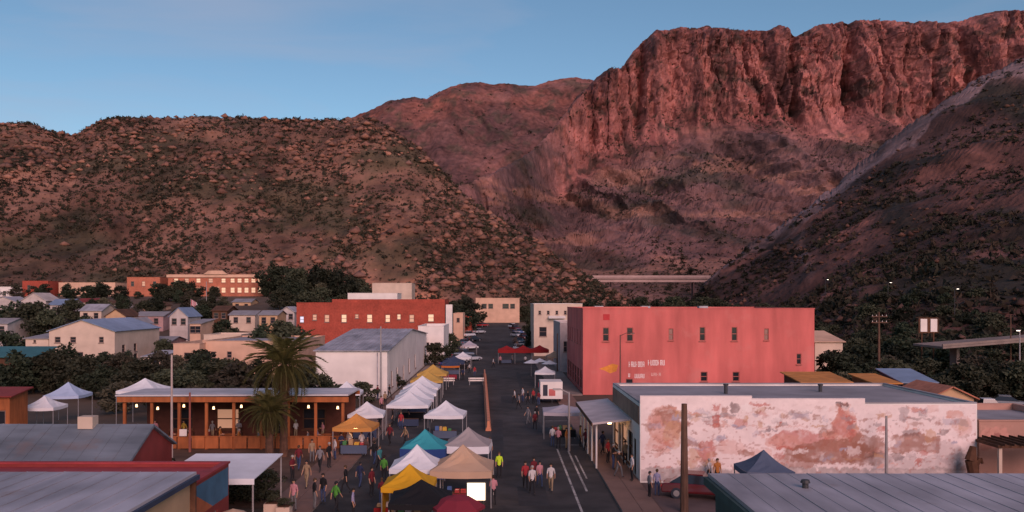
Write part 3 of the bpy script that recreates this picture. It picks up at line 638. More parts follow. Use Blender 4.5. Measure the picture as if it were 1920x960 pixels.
# the mural: painted sheet, colours laid on a fine grid of points
def mural(parent, pxa, pxb, pya, pyb, Y, shapes, base, ox, zb, seed, name='mural_paint'):
    nx = int((pxb - pxa) / 1.6); nz = int((pyb - pya) / 1.6)
    u = np.linspace(pxa, pxb, nx); v = np.linspace(pya, pyb, nz); U, V = np.meshgrid(u, v, indexing='ij')
    dU = 11 * fbm(U * .07 + seed, V * .07, 5, .65) + 2.5 * fbm(U * .25 + seed, V * .25, 3); dV = 9 * fbm(U * .07, V * .07 + seed + 50, 5, .65) + 2.5 * fbm(U * .25, V * .25 + seed, 3)
    col = np.ones(U.shape + (3,)) * np.array(base)
    col *= (1 + 0.10 * fbm(U * .03, V * .06 + seed, 5))[..., None]
    for (k, cx, cy, rx, ry, c, al) in shapes:
        uu, vv = (U + dU - cx) / rx, (V + dV - cy) / ry
        d = np.sqrt(uu ** 2 + vv ** 2) if k == 'e' else (np.maximum(abs(uu), abs(vv)) if k == 'b' else np.maximum(abs(uu) + 0.5 * (vv + 1) * 1.0 - 0.0, abs(vv)) if k == 't' else None)
        if k == 't': d = np.maximum(np.abs(uu) / np.clip((vv + 1.25) / 2.0, 0.05, 2), np.abs(vv))
        m = np.clip((1.06 - d) * 13, 0, 1) * al * np.clip(0.92 + 0.7 * fbm(U * .12 + cx, V * .12 + cy, 4), 0.4, 1)
        col = col * (1 - m[..., None]) + np.array(c) * m[..., None]
    # fine brush marks
    b = np.clip((fbm(U * .16 + seed, V * .2, 5) - 0.30) * 5, 0, 0.5) * np.clip((V - 755) / 40, 0.2, 1)
    col = col * (1 - b[..., None]) + np.array((0.36, 0.16, 0.13)) * b[..., None]
    sc = Y / F
    Pm = np.stack([(U - ox) * sc, 0 * U - 0.006, CH - (V - HY) * sc - zb], -1)
    return link(name, grid_mesh(name, Pm, mat('mural_paint', (1, 1, 1), 0.9, 0.06, 3, attr=True), np.clip(col, 0.01, .9), flip=True), parent)
BR, RD, PK, GY_, OC, DK = (0.30, 0.135, 0.095), (0.46, 0.12, 0.09), (0.58, 0.30, 0.24), (0.30, 0.25, 0.26), (0.50, 0.27, 0.14), (0.13, 0.08, 0.08)
sh = [('e', 1246, 795, 32, 34, PK, .8), ('e', 1252, 783, 26, 22, BR, .75), ('e', 1232, 790, 12, 14, (0.62, .33, .28), .8), ('e', 1262, 815, 20, 26, OC, .6), ('e', 1232, 835, 22, 20, PK, .6), ('b', 1325, 780, 46, 5, GY_, .8), ('b', 1343, 780, 6, 22, RD, .85), ('e', 1370, 779, 14, 6, GY_, .8), ('e', 1310, 778, 14, 5, OC, .5), ('b', 1380, 765, 9, 6, DK, .7),
      ('b', 1424, 757, 16, 3, RD, .7), ('b', 1498, 774, 22, 3, GY_, .6), ('b', 1420, 800, 90, 1.5, PK, .5), ('e', 1325, 845, 18, 20, RD, .75), ('e', 1300, 860, 12, 20, OC, .6), ('e', 1370, 840, 30, 14, PK, .4), ('t', 1583, 800, 42, 46, PK, .9), ('t', 1580, 790, 24, 30, RD, .55), ('b', 1595, 805, 5, 24, RD, .8), ('b', 1578, 760, 11, 6, DK, .85),
      ('e', 1505, 825, 60, 18, RD, .7), ('e', 1470, 830, 36, 14, PK, .6), ('b', 1490, 840, 36, 3, RD, .8), ('e', 1560, 848, 85, 22, BR, .85), ('e', 1490, 866, 50, 14, BR, .7), ('e', 1620, 845, 45, 28, BR, .8), ('e', 1650, 862, 26, 12, DK, .4), ('b', 1716, 832, 46, 17, BR, .8), ('b', 1706, 812, 16, 6, DK, .55), ('e', 1745, 815, 12, 12, OC, .6), ('b', 1695, 776, 9, 12, GY_, .6), ('b', 1725, 783, 26, 2.5, DK, .5), ('e', 1718, 795, 14, 4, BR, .5),
      ('e', 1768, 808, 9, 5, DK, .6), ('e', 1806, 796, 18, 18, PK, .45), ('e', 1806, 798, 10, 11, OC, .5), ('e', 1775, 845, 26, 22, GY_, .35), ('b', 1700, 868, 60, 12, (0.42, .37, .37), .6), ('e', 1684, 856, 10, 8, DK, .6), ('e', 1800, 870, 40, 20, GY_, .6), ('b', 1600, 892, 400, 14, (0.30, .25, .24), .7), ('e', 1425, 850, 20, 10, PK, .4), ('e', 1455, 790, 12, 6, GY_, .4)]
rm = random.Random(9)
for _ in range(170):
    px = rm.uniform(1215, 1822); py = rm.choice((rm.uniform(765, 800), rm.uniform(800, 880)))
    sh.append((rm.choice('ebb'), px, py, rm.uniform(2, 15), rm.uniform(1.2, 6.5), rm.choice((GY_, BR, PK, RD, (0.78, .70, .68), (0.78, .70, .68), (.36, .34, .42), OC)), rm.uniform(.35, .8)))
for (a_, b_, c_) in ((1202, 1409, 744), (1409, 1620, 749), (1620, 1830, 759)): mural(mur, a_, b_, c_, 902, YM, sh, (0.76, 0.64, 0.62), 1200, -0.05, 3)
MB().box(-.05, -.004, 0.3, 13.7, 3.85, 5.05).build('fascia_board', mat('brown_board', (.24, .15, .11), .85, .25, 1), mur)
# canopy over the pavement
cp = thing('awning', 'flat grey canopy on posts over the pavement beside the mural building', 'awning', (6.75, 62.8, 0))
MB().prism([(-.15, -.4, 3.45), (2.52, -.4, 3.75), (2.52, 12.6, 3.75), (-.15, 12.6, 3.45)], 0.14).build('canopy_roof', mat('pale_canopy', (.46, .40, .41), .7, .2, .8), cp)
MB().box(-0.21, -0.153, -.4, 12.6, 3.2, 3.44).build('fascia', M_dwood, cp)
for i in range(5):
    MB().tube((0.2, 0.25 + i * 3.0, 0.13), (0.2, 0.25 + i * 3.0, 3.31), 0.07, n=8).build('post', M_trim, cp)
for i in range(4):
    b = MB().tube((1.3, 1.6 + i * 3.0, 3.3), (1.3, 1.6 + i * 3.0, 3.48), 0.02, n=6).build('lamp_stem', M_dsteel, cp)
    MB().tube((1.3, 1.6 + i * 3.0, 3.12), (1.3, 1.6 + i * 3.0, 3.3), 0.15, 0.06, 10).build('lamp_bulb', mat('canopy_bulb', (.9, .7, .5), .4, 0, emit=(1, .52, .2), es=12), b)

# ---- R4 foreground roof, right
rf = block('shed_building', 'broad low building with a pale grey sheet metal roof and dark green fascia', 'building', 8.75, 50, 14, 21.8, 4.90, mat('green_wall', (0.05, 0.08, 0.075), 0.8), M_galv, zb=-0.05, roof='shed', rise=0.04, seams=52, sheet=True, over=0.25, wins={'left': [(3, 1, 1.4, 1.6), (8, 1, 1.4, 1.6), (14, 0.1, 1.2, 2.3, M_glass, 'door')]})
MB().box(-0.42, -0.26, -0.25, 22.05, 4.6, 4.93).build('fascia', MATS['green_wall'], rf)
for (px, py) in ((1510, 920),):
    Y = F * 7.1 / (py - HY); X = Xat(px, Y) - 8.75
    MB().tube((X, Y - 14, 4.7), (X, Y - 14, 5.25), 0.12, n=10).tube((X, Y - 14, 5.25), (X, Y - 14, 5.36), 0.19, 0.15, 10).build('roof_vent', M_dsteel, rf)
# ---- R3 tan building with painted end, and pergola
tb = pxblock('tan_building', 'reddish tan stucco building with a painted flower wall beside the pergola', 'building', 1836, 2060, 790, 60.5, 10, mat('rosy_stucco', (0.42, 0.235, 0.185), 0.9, 0.15, .6, bump=.1), M_groof)
mural(tb, 1838, 1900, 797, 845, 60.5, [('e', 1868, 820, 26, 20, (0.55, .27, .22), .8), ('e', 1870, 820, 8, 8, (.25, .09, .08), .7), ('e', 1850, 835, 10, 10, BR, .6)], (0.42, 0.235, 0.185), 1836, -0.05, 8)
pg = thing('pergola', 'dark flat pergola on pale posts against the tan building', 'pergola', (Xat(1872, 56), 56.0, 0))
MB().box(0, 6, 0, 3, 2.72, 2.9).build('pergola_roof', M_dwood, pg)
for i in range(4): MB().box(0.1 + i * 1.9, 0.3 + i * 1.9, 0.1, 0.3, 0, 2.718).build('post', M_cream, pg)
for i in range(10): MB().box(0.2 + i * .6, 0.28 + i * .6, -0.4, 3.4, 2.903, 3.05).build('rafter', M_dwood, pg)
cv = thing('carved_post', 'weathered brown carved wooden trunk leaning by the mural wall end', 'sculpture', (Xat(1822, 57.5), 57.5, 0))
MB().path([(0, 0, 0), (.1, 0, .9), (-.05, 0, 1.7), (.1, 0, 2.6)], [.42, .34, .38, .2], 9).build('trunk', M_dwood, cv); MB().path([(0.1, 0, 1.2), (.55, 0, 1.8), (.7, 0, 1.5)], [.2, .14, .08], 7).build('limb', M_dwood, cv)

# ---- L1 foreground roof, left (two roof levels) and L2 red parapet building
l1 = block('shed_building', 'wide building with grey sheet roof, tan end wall and navy trim', 'building', -60, -12.6, 14, 22.2, 4.90, M_tan, M_galv, zb=-0.05, roof='shed', rise=0.04, seams=62, sheet=True, over=0.2, wins={'right': [(3, 1, 1.4, 1.5), (9, 1, 1.4, 1.5), (13, .1, 1.1, 2.3, M_glass, 'door')]})
MB().box(47.62, 47.74, -0.2, 22.4, 4.76, 4.95).build('fascia', M_btrim, l1); MB().box(47.32, 47.62 - .005, 22.22, 22.36, 0.1, 4.80).build('corner_post', M_dwood, l1)
mat('red_cap', (0.30, 0.04, 0.045), 0.7)
l2 = block('red_parapet_building', 'low shop front painted dark red, blue and orange next to the white shade canopy', 'building', -71, -13.0, 36.9, 5.8, 4.2, M_dred, MATS['red_cap'], zb=-0.05, setback=0.12, wins={'right': [(0.6, 0.7, 1.6, 1.7), (3.0, 0.1, 1.1, 2.3, M_glow2, 'door')]}, coping=MATS['red_cap'])
q = MB(); q.quad((58.006, 0.1, 1.2), (58.006, 5.9, 1.2), (58.006, 5.9, 3.9), (58.006, 0.1, 3.9))
q = MB(); q.poly([(58.006, .1, 2.75), (58.006, 5.7, 2.75), (58.006, 5.7, 4.1), (58.006, .1, 4.1)]); q.build('painted_band', mat('blue_band', (0.06, 0.14, 0.22), .8, .2, 1.5), l2)
q = MB(); q.poly([(58.009, 0.1, 2.75), (58.009, 3.4, 2.75), (58.009, 0.1, 4.15)]); q.build('painted_wedge', mat('orange_band', (0.42, 0.12, 0.05), .8, .2, 1.5), l2)
# ---- L3 gable with weathered sheets
l3 = block('gable_building', 'low building with blue grey weathered sheet gable roof and dark red end wall', 'building', -70, -18.9, 45.0, 6.3, 3.86, M_dred, M_galv2, zb=-0.05, roof='x', rise=1.42, seams=56, sheet=True, over=0.22, wins={'right': [(2.2, 1, 1.3, 1.5)]})
MB().box(-0.2, 51.3, -0.30, -0.225, 3.5, 3.72).build('fascia', mat('red_fascia', (0.30, 0.06, 0.05), .7), l3)
for xx, yy in ((39.0, 1.3), (32.5, 1.5)): MB().tube((xx, yy, 4.25), (xx, yy, 4.95), 0.07, n=8).build('vent_pipe', M_trim, l3)
MB().box(47.4, 48.2, 2.6, 3.3, 5.2, 5.85).build('chimney', M_cream, l3)
# ---- L4 timber patio restaurant
YR = 72.0
rx0, rx1 = Xat(230, YR), Xat(648, YR); RW = rx1 - rx0
rs = thing('timber_restaurant', 'open-sided orange timber restaurant with pale flat roof and warm lights', 'restaurant', (rx0, YR, 0))
MB().prism([(-.4, -.5, 4.45), (RW + .3, -.5, 4.50), (RW + .3, 5.7, 4.42), (-.4, 5.7, 4.37)], 0.12).build('roof', mat('pale_roof', (0.50, 0.47, 0.49), .6, .2, .6), rs)
MB().box(-.3, RW + .3, -.42, -.22, 3.86, 4.28).build('beam', M_wood, rs)
MB().box(-.3, RW + .3, 5.35, 5.5, 3.9, 4.22).build('beam', M_wood, rs)
for i in range(9):
    x = 0.1 + i * (RW - 0.4) / 8
    MB().box(x, x + .22, -.2, .02, 0.02, 3.9 + .3).build('post', M_wood, rs)
bw = MB(); facade(bw, (0, 5.0, 0), (1, 0, 0), (0, -1, 0), RW, 4.2, [(2, .9, 2, 1.8), (6, .9, 2, 1.8), (10.5, .1, 1.2, 2.4), (13.5, .9, 2, 1.8)]); bw.build('back_wall', mat('barn_red_wall', (0.09, 0.03, 0.02), .85, .25, 2), rs)
for k in ((2, .9, 2, 1.8), (6, .9, 2, 1.8), (13.5, .9, 2, 1.8)): window(rs, (0, 5.0, 0), (1, 0, 0), (0, -1, 0), k, M_glow2 if k[0] == 6 else M_glass, M_dwood)
window(rs, (0, 5.0, 0), (1, 0, 0), (0, -1, 0), (10.5, .1, 1.2, 2.4), M_glass, M_dwood, door=True)
for i in range(16):
    x = i * RW / 16 + .05
    f = MB().box(x, x + RW / 16 - .1, -.30, -.22, 0.1, 1.05)
    f.build('fence_panel', M_wood, rs)
MB().box(0, RW, -.36, -.20, 1.053, 1.12).build('handrail', M_wood, rs)
for i in range(9):
    x = 0.8 + i * (RW - 1.6) / 8 + .35 * math.sin(i * 5.1); z = 3.55 - 0.22 * math.sin(i * 1.7) ** 2
    c_ = MB().tube((x, 0.8, z), (x, 0.8, 4.3), 0.012, n=5).build('lamp_cord', M_dsteel, rs)
    MB().tube((x, .8, z - .22), (x, .8, z), 0.10, 0.07, 8).build('lamp_bulb', M_bulb, c_)
mt = thing('menu_board', 'small pale menu board on the timber restaurant fence', 'sign', (Xat(343, 71.5), 71.55, 1.13))
MB().box(-.3, .3, -.02, .02, 0, .55).build('board', M_trim, mt)
block('timber_shed', 'tan timber shed with dark doorway in the courtyard behind the grey gable', 'shed', Xat(-60, 78), Xat(18, 78), 78, 3, Zat(742, 78), M_wood, M_dred, zb=-.05, wins={'front': [(2.4, .1, .9, 2.3, M_glass, 'door')]}, roof='shed', rise=.4)
# ---- white flat shade canopy
def shade(label, x0, x1, y0, y1, z0, z1, m):
    t = thing('shade_canopy', label, 'canopy', (x0, y0, 0))
    W, D = x1 - x0, y1 - y0
    MB().prism([(0, 0, z0), (W, 0, z0), (W, D, z1), (0, D, z1)], 0.05).build('canopy', m, t)
    MB().box(0, W, -.02, 0, z0 - .3, z0 - .005).build('valance', m, t)
    for (x, y, z) in ((.1, .1, z0), (W - .1, .1, z0), (.1, D - .1, z1), (W - .1, D - .1, z1)): MB().tube((x, y, .02), (x, y, z - .06), .05, n=8).build('post', M_steel, t)
    return t
shade('flat white fabric shade canopy beside the dark red shop front', -17.4, -12.4, 45.0, 51.0, 3.0, 3.25, CL['white'])

# ---- L5 white hall with grey ridge roof, L6 cream shops, L7 pink-cream gable
l5 = block('white_hall', 'large white walled hall with a broad low grey metal roof', 'building', Xat(592, 110), Xat(726, 110), 110, 60, 5.9, M_white, M_galv, zb=-0.05, roof='x', rise=1.75, seams=16, over=0.3, wins={'right': [(4, 1, 1.4, 2.0), (10, 1, 1.4, 2.0), (18, 0.1, 1.6, 2.6, M_glass, 'door'), (26, 1, 1.6, 2.2), (36, 1, 1.6, 2.2)]})
MB().box(7.6, 7.72, -0.09, -0.004, 0.1, 5.7).build('downpipe', M_galv, l5)
pxblock('flat_roof_shop', 'low cream shop block with flat grey roof left of the palm', 'building', 380, 560, 640, 146, 22, M_peach, M_groof, [(400, 665, 9, 12), (430, 665, 9, 12)], setback=.15)
pxblock('flat_roof_shop', 'small peach flat shop box next to the cream block', 'building', 325, 374, 645, 143, 14, M_peach, M_groof, [(350, 668, 10, 14)])
pxblock('flat_roof_shop', 'raised cream rooftop block with dark hatch above the cream shops', 'building', 382, 452, 628, 170, 10, M_cream, M_groof, [(427, 640, 14, 10)])
l7 = pxblock('gable_house', 'big pinkish cream gable-fronted house with three small windows and blue metal roof', 'house', 92, 215, 620, 152, 20, M_cream, M_blue, [(108, 637, 11, 11), (137, 637, 11, 11), (190, 637, 9, 11), (150, 668, 12, 16)], roof='y', rise=1.9, seams=20, wins={'right': [(3, 3, 1.3, 1.4), (8, 3, 1.3, 1.4), (8, .6, 1.6, 2.0)]})
pxblock('lean_to', 'low cream lean-to against the gable-fronted house', 'shed', 48, 91, 634, 152.4, 12, M_cream, M_groof, [(65, 640, 5, 5)], roof='shed', rise=.8)
pxblock('teal_roof_shed', 'dark shed with a teal sheet roof among the trees', 'shed', -60, 58, 668, 118, 6, M_dwood, M_teal, roof='shed', rise=.9, over=.5)
# street-side white block beyond the hall
pxblock('white_shop', 'narrow bright white shop block standing up beyond the white hall', 'building', 784, 832, 612, 172, 18, M_white, M_groof, [(800, 650, 10, 16), (820, 650, 10, 16)])
# ---- L8 brick with warm emissive windows, one bluish
l8w = [(566, 599, 8, 12, glass('blue_glowing_glass', (.4, .4, .5), .3, (.75, .72, .9), .35)), (590, 595, 8, 11, M_glow2), (613, 597, 9, 14, M_glow2), (645, 597, 10, 15, M_glow), (669, 593, 7, 8, M_glow2), (693, 597, 10, 15, M_glow), (727, 597, 9, 14, M_glow), (748, 594, 7, 10, M_glow), (772, 597, 9, 14, M_glow2), (808, 596, 11, 14, M_glow)]
l8 = pxblock('brick_building', 'long red brick building with a row of bright cream windows', 'building', 556, 834, 568, 200, 16, M_brick, M_groof, l8w)
x0 = Xat(556, 200)
MB().box(Xat(622, 200) - x0, Xat(834, 200) - x0 - .05, .3, 15.6, Zat(568, 200) - l8.location.z - .05, Zat(561, 200) - l8.location.z).build('upper_parapet', M_brick, l8)
MB().box(Xat(836, 200) - x0, Xat(848, 200) - x0, -.1, 1.2, 0.1, Zat(571, 200) - l8.location.z).build('white_pilaster', M_trim, l8)
pxblock('pale_house', 'pale flat-topped house on the slope above the brick building', 'house', 698, 772, 531, 300, 12, M_cream, M_groof, zb=5)
pxblock('pale_house', 'long low pale roof just behind the brick building', 'house', 652, 745, 550, 235, 10, M_white, M_galv, zb=3)
# ---- school on the hill foot
ws = []
for x in (330, 350, 372, 395, 419, 436, 449, 462, 475, 487):
    for y, h in ((526, 8), (544, 10)): ws.append((x, y, 8, h, M_glow if (x > 415 or (x in (330, 372) and y == 526)) else M_glow2))
sc_ = pxblock('school_building', 'two-storey orange brick school with pale cornice and central pediment below the hill', 'school', 315, 496, 515, 330, 18, M_brick2, M_groof, ws, coping=M_peach)
SW = (496 - 315) * 330 / F; SH = Zat(515, 330) - gz(-100, 330)
H_ = Zat(515, 330) - sc_.location.z
MB().box(-.4, SW + .4, -.45, -.008, H_ - 1.0, H_ - .05).build('cornice', M_peach, sc_)
q = MB(); q.prism([(SW / 2 - 4.5, -.3, H_ + .12), (SW / 2 + 4.5, -.3, H_ + .12), (SW / 2 + 2.6, -.3, H_ + 1.5), (SW / 2 - 2.6, -.3, H_ + 1.5)], -.6); q.build('pediment', M_peach, sc_)
MB().box(SW / 2 - 1.6, SW / 2 + 1.6, -1.8, -.008, 0.1, 3.6).build('porch', M_peach, sc_)
for (a, b, t, Y, lab, wl, n, g) in ((238, 300, 520, 330, 'square red brick box of a building left of the school', M_brick2, 3, None), (110, 216, 530, 335, 'long low pinkish row building at the hill foot', M_peach, 6, None), (42, 90, 527, 330, 'small red brick house above the white roofed houses', M_brick, 2, None), (-60, 22, 538, 325, 'grey white cottage at the end of the hillside row', M_white, 3, None)):
    pxblock('hillside_building', lab, 'building', a, b, t, Y, 11, wl, M_groof, [(a + (b - a) * (i + .5) / n, t + 12, 6, 9, M_glow2 if i % 2 else M_glass) for i in range(n)])
def house(px0, px1, pye, Y, lab, wl, rf_, axis_='y', rise=1.6, depth=9, n=2, **k):
    return pxblock('house', lab, 'house', px0, px1, pye, Y, depth, wl, rf_, [(px0 + (px1 - px0) * (i + .5) / n, pye + 9 * 250 / Y, 1.2 * F / Y, 1.5 * F / Y) for i in range(n)], roof=axis_, rise=rise, **k)
house(-20, 32, 566, 262, 'white gabled house among dark trees on the left slope', M_dull, M_galv)
house(40, 86, 563, 258, 'white cottage with steep white metal roof', M_dull, M_dull, rise=2.2)
house(92, 130, 571, 255, 'grey blue roofed cottage beside the steep white one', M_dull, M_blue, 'x')
house(150, 190, 582, 225, 'small cottage with silver roof above the gable house', M_cream, M_galv, 'x')
house(198, 236, 592, 215, 'little brown cottage with cream porch front', M_tan, M_dwood, 'y')
house(252, 306, 592, 222, 'mauve walled low house below the brick box', mat('mauve_stucco', (.36, .22, .22), .9), M_groof, 'x', 1.0)
house(318, 352, 592, 205, 'white gabled cottage beside the flag pole', M_dull, M_blue, 'y', 1.9)
house(356, 376, 606, 190, 'tiny pink house with a grey lean roof', M_peach, M_groof, 'shed', .7)
house(398, 426, 582, 230, 'brown timber house above the cream shops', M_dwood, M_dwood, 'x', 1.2)
house(430, 478, 590, 225, 'low grey roofed house with pale garden wall', M_cream, M_groof, 'x', 1.0)
house(262, 318, 640, 172, 'dusky pink flat cottage behind the courtyard trees', mat('dusk_pink', (.34, .19, .17), .9), M_groof, 'x', .8)
house(268, 300, 668, 150, 'low cream shed at the back of the courtyard', M_cream, M_galv, 'shed', .5)
house(486, 520, 590, 215, 'dull tan cottage between the cream shops and the grove', M_tan, M_groof, 'x', 1.0)
house(524, 552, 584, 235, 'grey cottage with pale roof beside the grove', M_dull, M_galv, 'y', 1.3)
house(232, 256, 606, 195, 'narrow mauve cottage beside the gable-fronted house', MATS['mauve_stucco'], M_groof, 'y', 1.2)
house(142, 176, 566, 275, 'cream bungalow with rusty red roof on the slope', M_cream, M_dred, 'x', 1.1)
house(196, 226, 570, 265, 'dull white bungalow with brown roof on the slope', M_dull, M_dwood, 'x', 1.0)
house(436, 470, 566, 280, 'tan bungalow right below the school', M_tan, M_groof, 'x', 1.0)
house(268, 300, 572, 262, 'peach bungalow below the brick box', M_peach, M_dwood, 'y', 1.2)
house(-30, 14, 606, 188, 'dull cottage at the edge of the dark trees', M_dull, M_groof, 'x', 1.0)
# water tank
tk = thing('water_tank', 'small white cylindrical water tank near the flag pole', 'tank', (Xat(379, 260), 260, gz(Xat(379, 260), 260)))
tkz = Zat(585, 260) - tk.location.z
MB().tube((0, 0, tkz), (0, 0, tkz + 2.3), 1.5, n=18).tube((0, 0, tkz + 2.3), (0, 0, tkz + 2.9), 1.5, .2, 18).build('drum', M_white, tk, smooth=False)
for a in range(4): MB().tube((1.2 * math.cos(a * 1.57 + .7), 1.2 * math.sin(a * 1.57 + .7), -.2), (1.1 * math.cos(a * 1.57 + .7), 1.1 * math.sin(a * 1.57 + .7), tkz), .09, n=6).build('leg', M_steel, tk)
# ---- far end of the street
pxblock('far_shop', 'peach shop with dark arched windows closing the far end of the street', 'building', 892, 974, 559, 322, 9, M_peach, M_groof, [(908, 574, 9, 9), (920, 574, 9, 9), (948, 574, 12, 9), (961, 574, 9, 9)])
fs = pxblock('cream_storefront', 'cream two-storey storefront with white awnings beyond the pink building', 'building', 1001, 1092, 570, 190, 20, M_cream, M_groof, [(1012, 586, 5, 7), (1028, 586, 5, 7), (1044, 586, 5, 7), (1060, 586, 5, 7), (1076, 586, 5, 7), (1018, 622, 14, 18), (1045, 622, 14, 18, M_glow), (1074, 622, 14, 18)], coping=M_trim)
for (a, b, y) in ((1028, 1060, 592), (1060, 1090, 607)):
    xx0 = (a - 1001) * 190 / F; xx1 = (b - 1001) * 190 / F; z = Zat(y, 190) - fs.location.z
    MB().prism([(xx0, -1.5, z - .5), (xx1, -1.5, z - .5), (xx1, -.01, z), (xx0, -.01, z)], .08).build('awning', M_trim, fs)
pxblock('corner_shop', 'narrow grey columned shopfront squeezed beside the pink building', 'building', 1050, 1086, 605, 150, 18, mat('grey_stucco', (.40, .33, .33), .9), M_groof, [(1060, 650, 7, 20), (1075, 650, 7, 20)], coping=M_trim)
for (a, b, t, Y, lab, m) in ((850, 868, 588, 235, 'small pinkish shop next beyond the brick building', M_peach), (868, 884, 594, 260, 'narrow dark red shop further up the street', M_brick), (878, 893, 588, 300, 'tiny pale shop near the top of the street', M_cream)):
    pxblock('street_shop', lab, 'building', a, b, t, Y, 14, m, M_groof, [((a + b) / 2, t + 12, 6, 8)])
# right of the pink building
pxblock('white_porch_house', 'small cream house with curved white awning beyond the pink building', 'house', 1528, 1580, 640, 128, 8, M_cream, M_peach, [(1552, 665, 10, 14)], roof='shed', rise=1.2)
def rear(px0, px1, py, Y, lab, wl, rm, **k): return pxblock('rear_shed', lab, 'shed', px0, px1, py, Y, 6, wl, rm, **k)
FOOT += [(Xat(1768, 124) - 1, 95, 122, 134), (Xat(1850, 93) - 4, Xat(1850, 93) + 4, 88, 98), (Xat(1890, 99) - 4, Xat(1890, 99) + 4, 95, 103)]
rear(1505, 1592, 716, 92, 'long shed with bright orange roof behind the mural building', M_dwood, mat('orange_roof', (.50, .20, .05), .7, .25, 1), roof='shed', rise=.5)
rear(1642, 1684, 718, 90, 'small rust orange shed next to the blue roof', mat('rust_wall', (.38, .13, .05), .8, .3, 1.5), MATS['orange_roof'], roof='shed', rise=.4)
rear(1694, 1752, 716, 96, 'shed with pale blue roof among the parked vehicles', M_dtrim, M_blue, roof='shed', rise=.9)
rear(1742, 1826, 744, 76, 'small house with terracotta pitched roof behind the mural wall end', M_tan, mat('terracotta', (.42, .16, .10), .85, .25, 2), roof='y', rise=.9)

# ---- overpass and road on the right, bridge in the valley, twin billboard
ov = thing('overpass', 'pale concrete road bridge deck crossing the dark slope', 'bridge', (Xat(1768, 124), 124, 0))
zz = Zat(650, 124)
MB().prism([(0, 0, zz), (30, -2, zz + 2.6), (30, 7, zz + 2.6), (0, 9, zz)], .3).build('deck', M_conc, ov)
MB().prism([(0, 0, zz + .35), (30, -2, zz + 2.95), (30, -1.75, zz + 2.95), (0, .25, zz + .35)], .32).build('parapet', M_conc, ov)
for x in (4.5, 20): MB().box(x, x + .45, 5, 7, -.3, zz - .6 + x * 2.6 / 30).build('pier', M_conc, ov)
br = thing('arch_bridge', 'distant pale concrete highway bridge crossing the canyon mouth', 'bridge', (Xat(1108, 600), 600, Zat(520, 600)))
BW = Xat(1345, 600) - Xat(1108, 600)
MB().box(0, BW, 0, 9, -.9, .4).build('deck', mat('pale_concrete', (.42, .30, .28), .9, .15, .3), br)
MB().box(0, BW, -.3, 0, -.2, 1.3).build('parapet', MATS['pale_concrete'], br)
MB().box(1, BW - 1, 1.2, 8, -3.2, -.91).build('girder', MATS['pale_concrete'], br)
for i in range(2): MB().box(14 + i * (BW - 30), 15.0 + i * (BW - 30), 2, 7, -27, -3.21).build('pier', mat('dark_concrete', (.10, .06, .06), .9), br)
bb = thing('billboard', 'pair of white panels on a dark sign frame standing among the trees', 'sign', (Xat(1741, 135), 135, 0.2))
zc = Zat(622, 135)
for dx in (-1.25, .28): MB().box(dx, dx + 1.0, -.1, 0, zc - .2, zc + 1.75).build('panel', M_white, bb)
MB().box(-1.5, 1.5, .01, .15, zc - .4, zc + 1.95).build('backing', M_dwood, bb)
for dx in (-1.0, .8): MB().tube((dx, .1, -.6), (dx, .1, zc), .12, n=8).build('post', M_dwood, bb)
# second pale ledge on the hillside
# ================================================================== VEGETATION
def leaf_cloud(centers, n_each, spread, size, squash=0.8):
    c = np.repeat(np.array(centers), n_each, axis=0); n = len(c)
    d = rng.normal(size=(n, 3)); d /= np.linalg.norm(d, axis=1, keepdims=True); r = rng.random((n, 1)) ** 0.45
    sp = np.repeat(np.array(spread), n_each)[:, None]
    p = c + d * r * sp * np.array([1, 1, squash])
    a = rng.normal(size=(n, 3)); a /= np.linalg.norm(a, axis=1, keepdims=True)
    b = np.cross(a, rng.normal(size=(n, 3))); b /= np.linalg.norm(b, axis=1, keepdims=True)
    s = size * (0.6 + 0.8 * rng.random((n, 1)))
    V = np.stack([p - a * s * .6, p - b * s * .35, p + a * s * .6, p + b * s * .35], 1).reshape(-1, 3)
    return V, np.arange(len(V)).reshape(-1, 4)
def make_tree(material, seed, tall=1.0, wide=1.0, nclump=26, leaf=0.12, trunk=0.3):
    r = random.Random(seed)
    # unit tree: height 1, crown radius about .45
    cs, sp = [], []
    mb = MB(); top = (r.uniform(-.03, .03), r.uniform(-.03, .03), trunk + .12)
    mb.path([(0, 0, -.03), (.01, 0, trunk * .5), top], [.035, .028, .022], 7)
    for i in range(nclump):
        a = r.uniform(0, 6.28); h = r.random(); rad = (.40 * math.sin(math.pi * min(1, .18 + h * .78)) ** .8) * r.uniform(.45, 1.05) * wide
        p = (rad * math.cos(a), rad * math.sin(a), trunk + .04 + (1 - trunk - .16) * h * tall)
        cs.append(p); sp.append(r.uniform(.10, .19))
        if i % 3 == 0: mb.path([top, (p[0] * .5, p[1] * .5, (p[2] + top[2]) / 2 + .03), p], [.016, .010, .004], 5)
    V, Fc = leaf_cloud(cs, 70, sp, leaf * .55)
    return mb.mesh('trunk', M_bark), tri_mesh('crown', V, Fc, material)
TREES = [make_tree(M_leaf3, 1, trunk=.14, nclump=36), make_tree(M_leaf, 2, wide=1.15, trunk=.12, nclump=36), make_tree(M_leaf2, 3, wide=1.2, nclump=30, trunk=.12), make_tree(M_leaf3, 4, wide=.8, nclump=30, trunk=.12), make_tree(M_leaf, 5, wide=1.25, trunk=.06, nclump=40)]
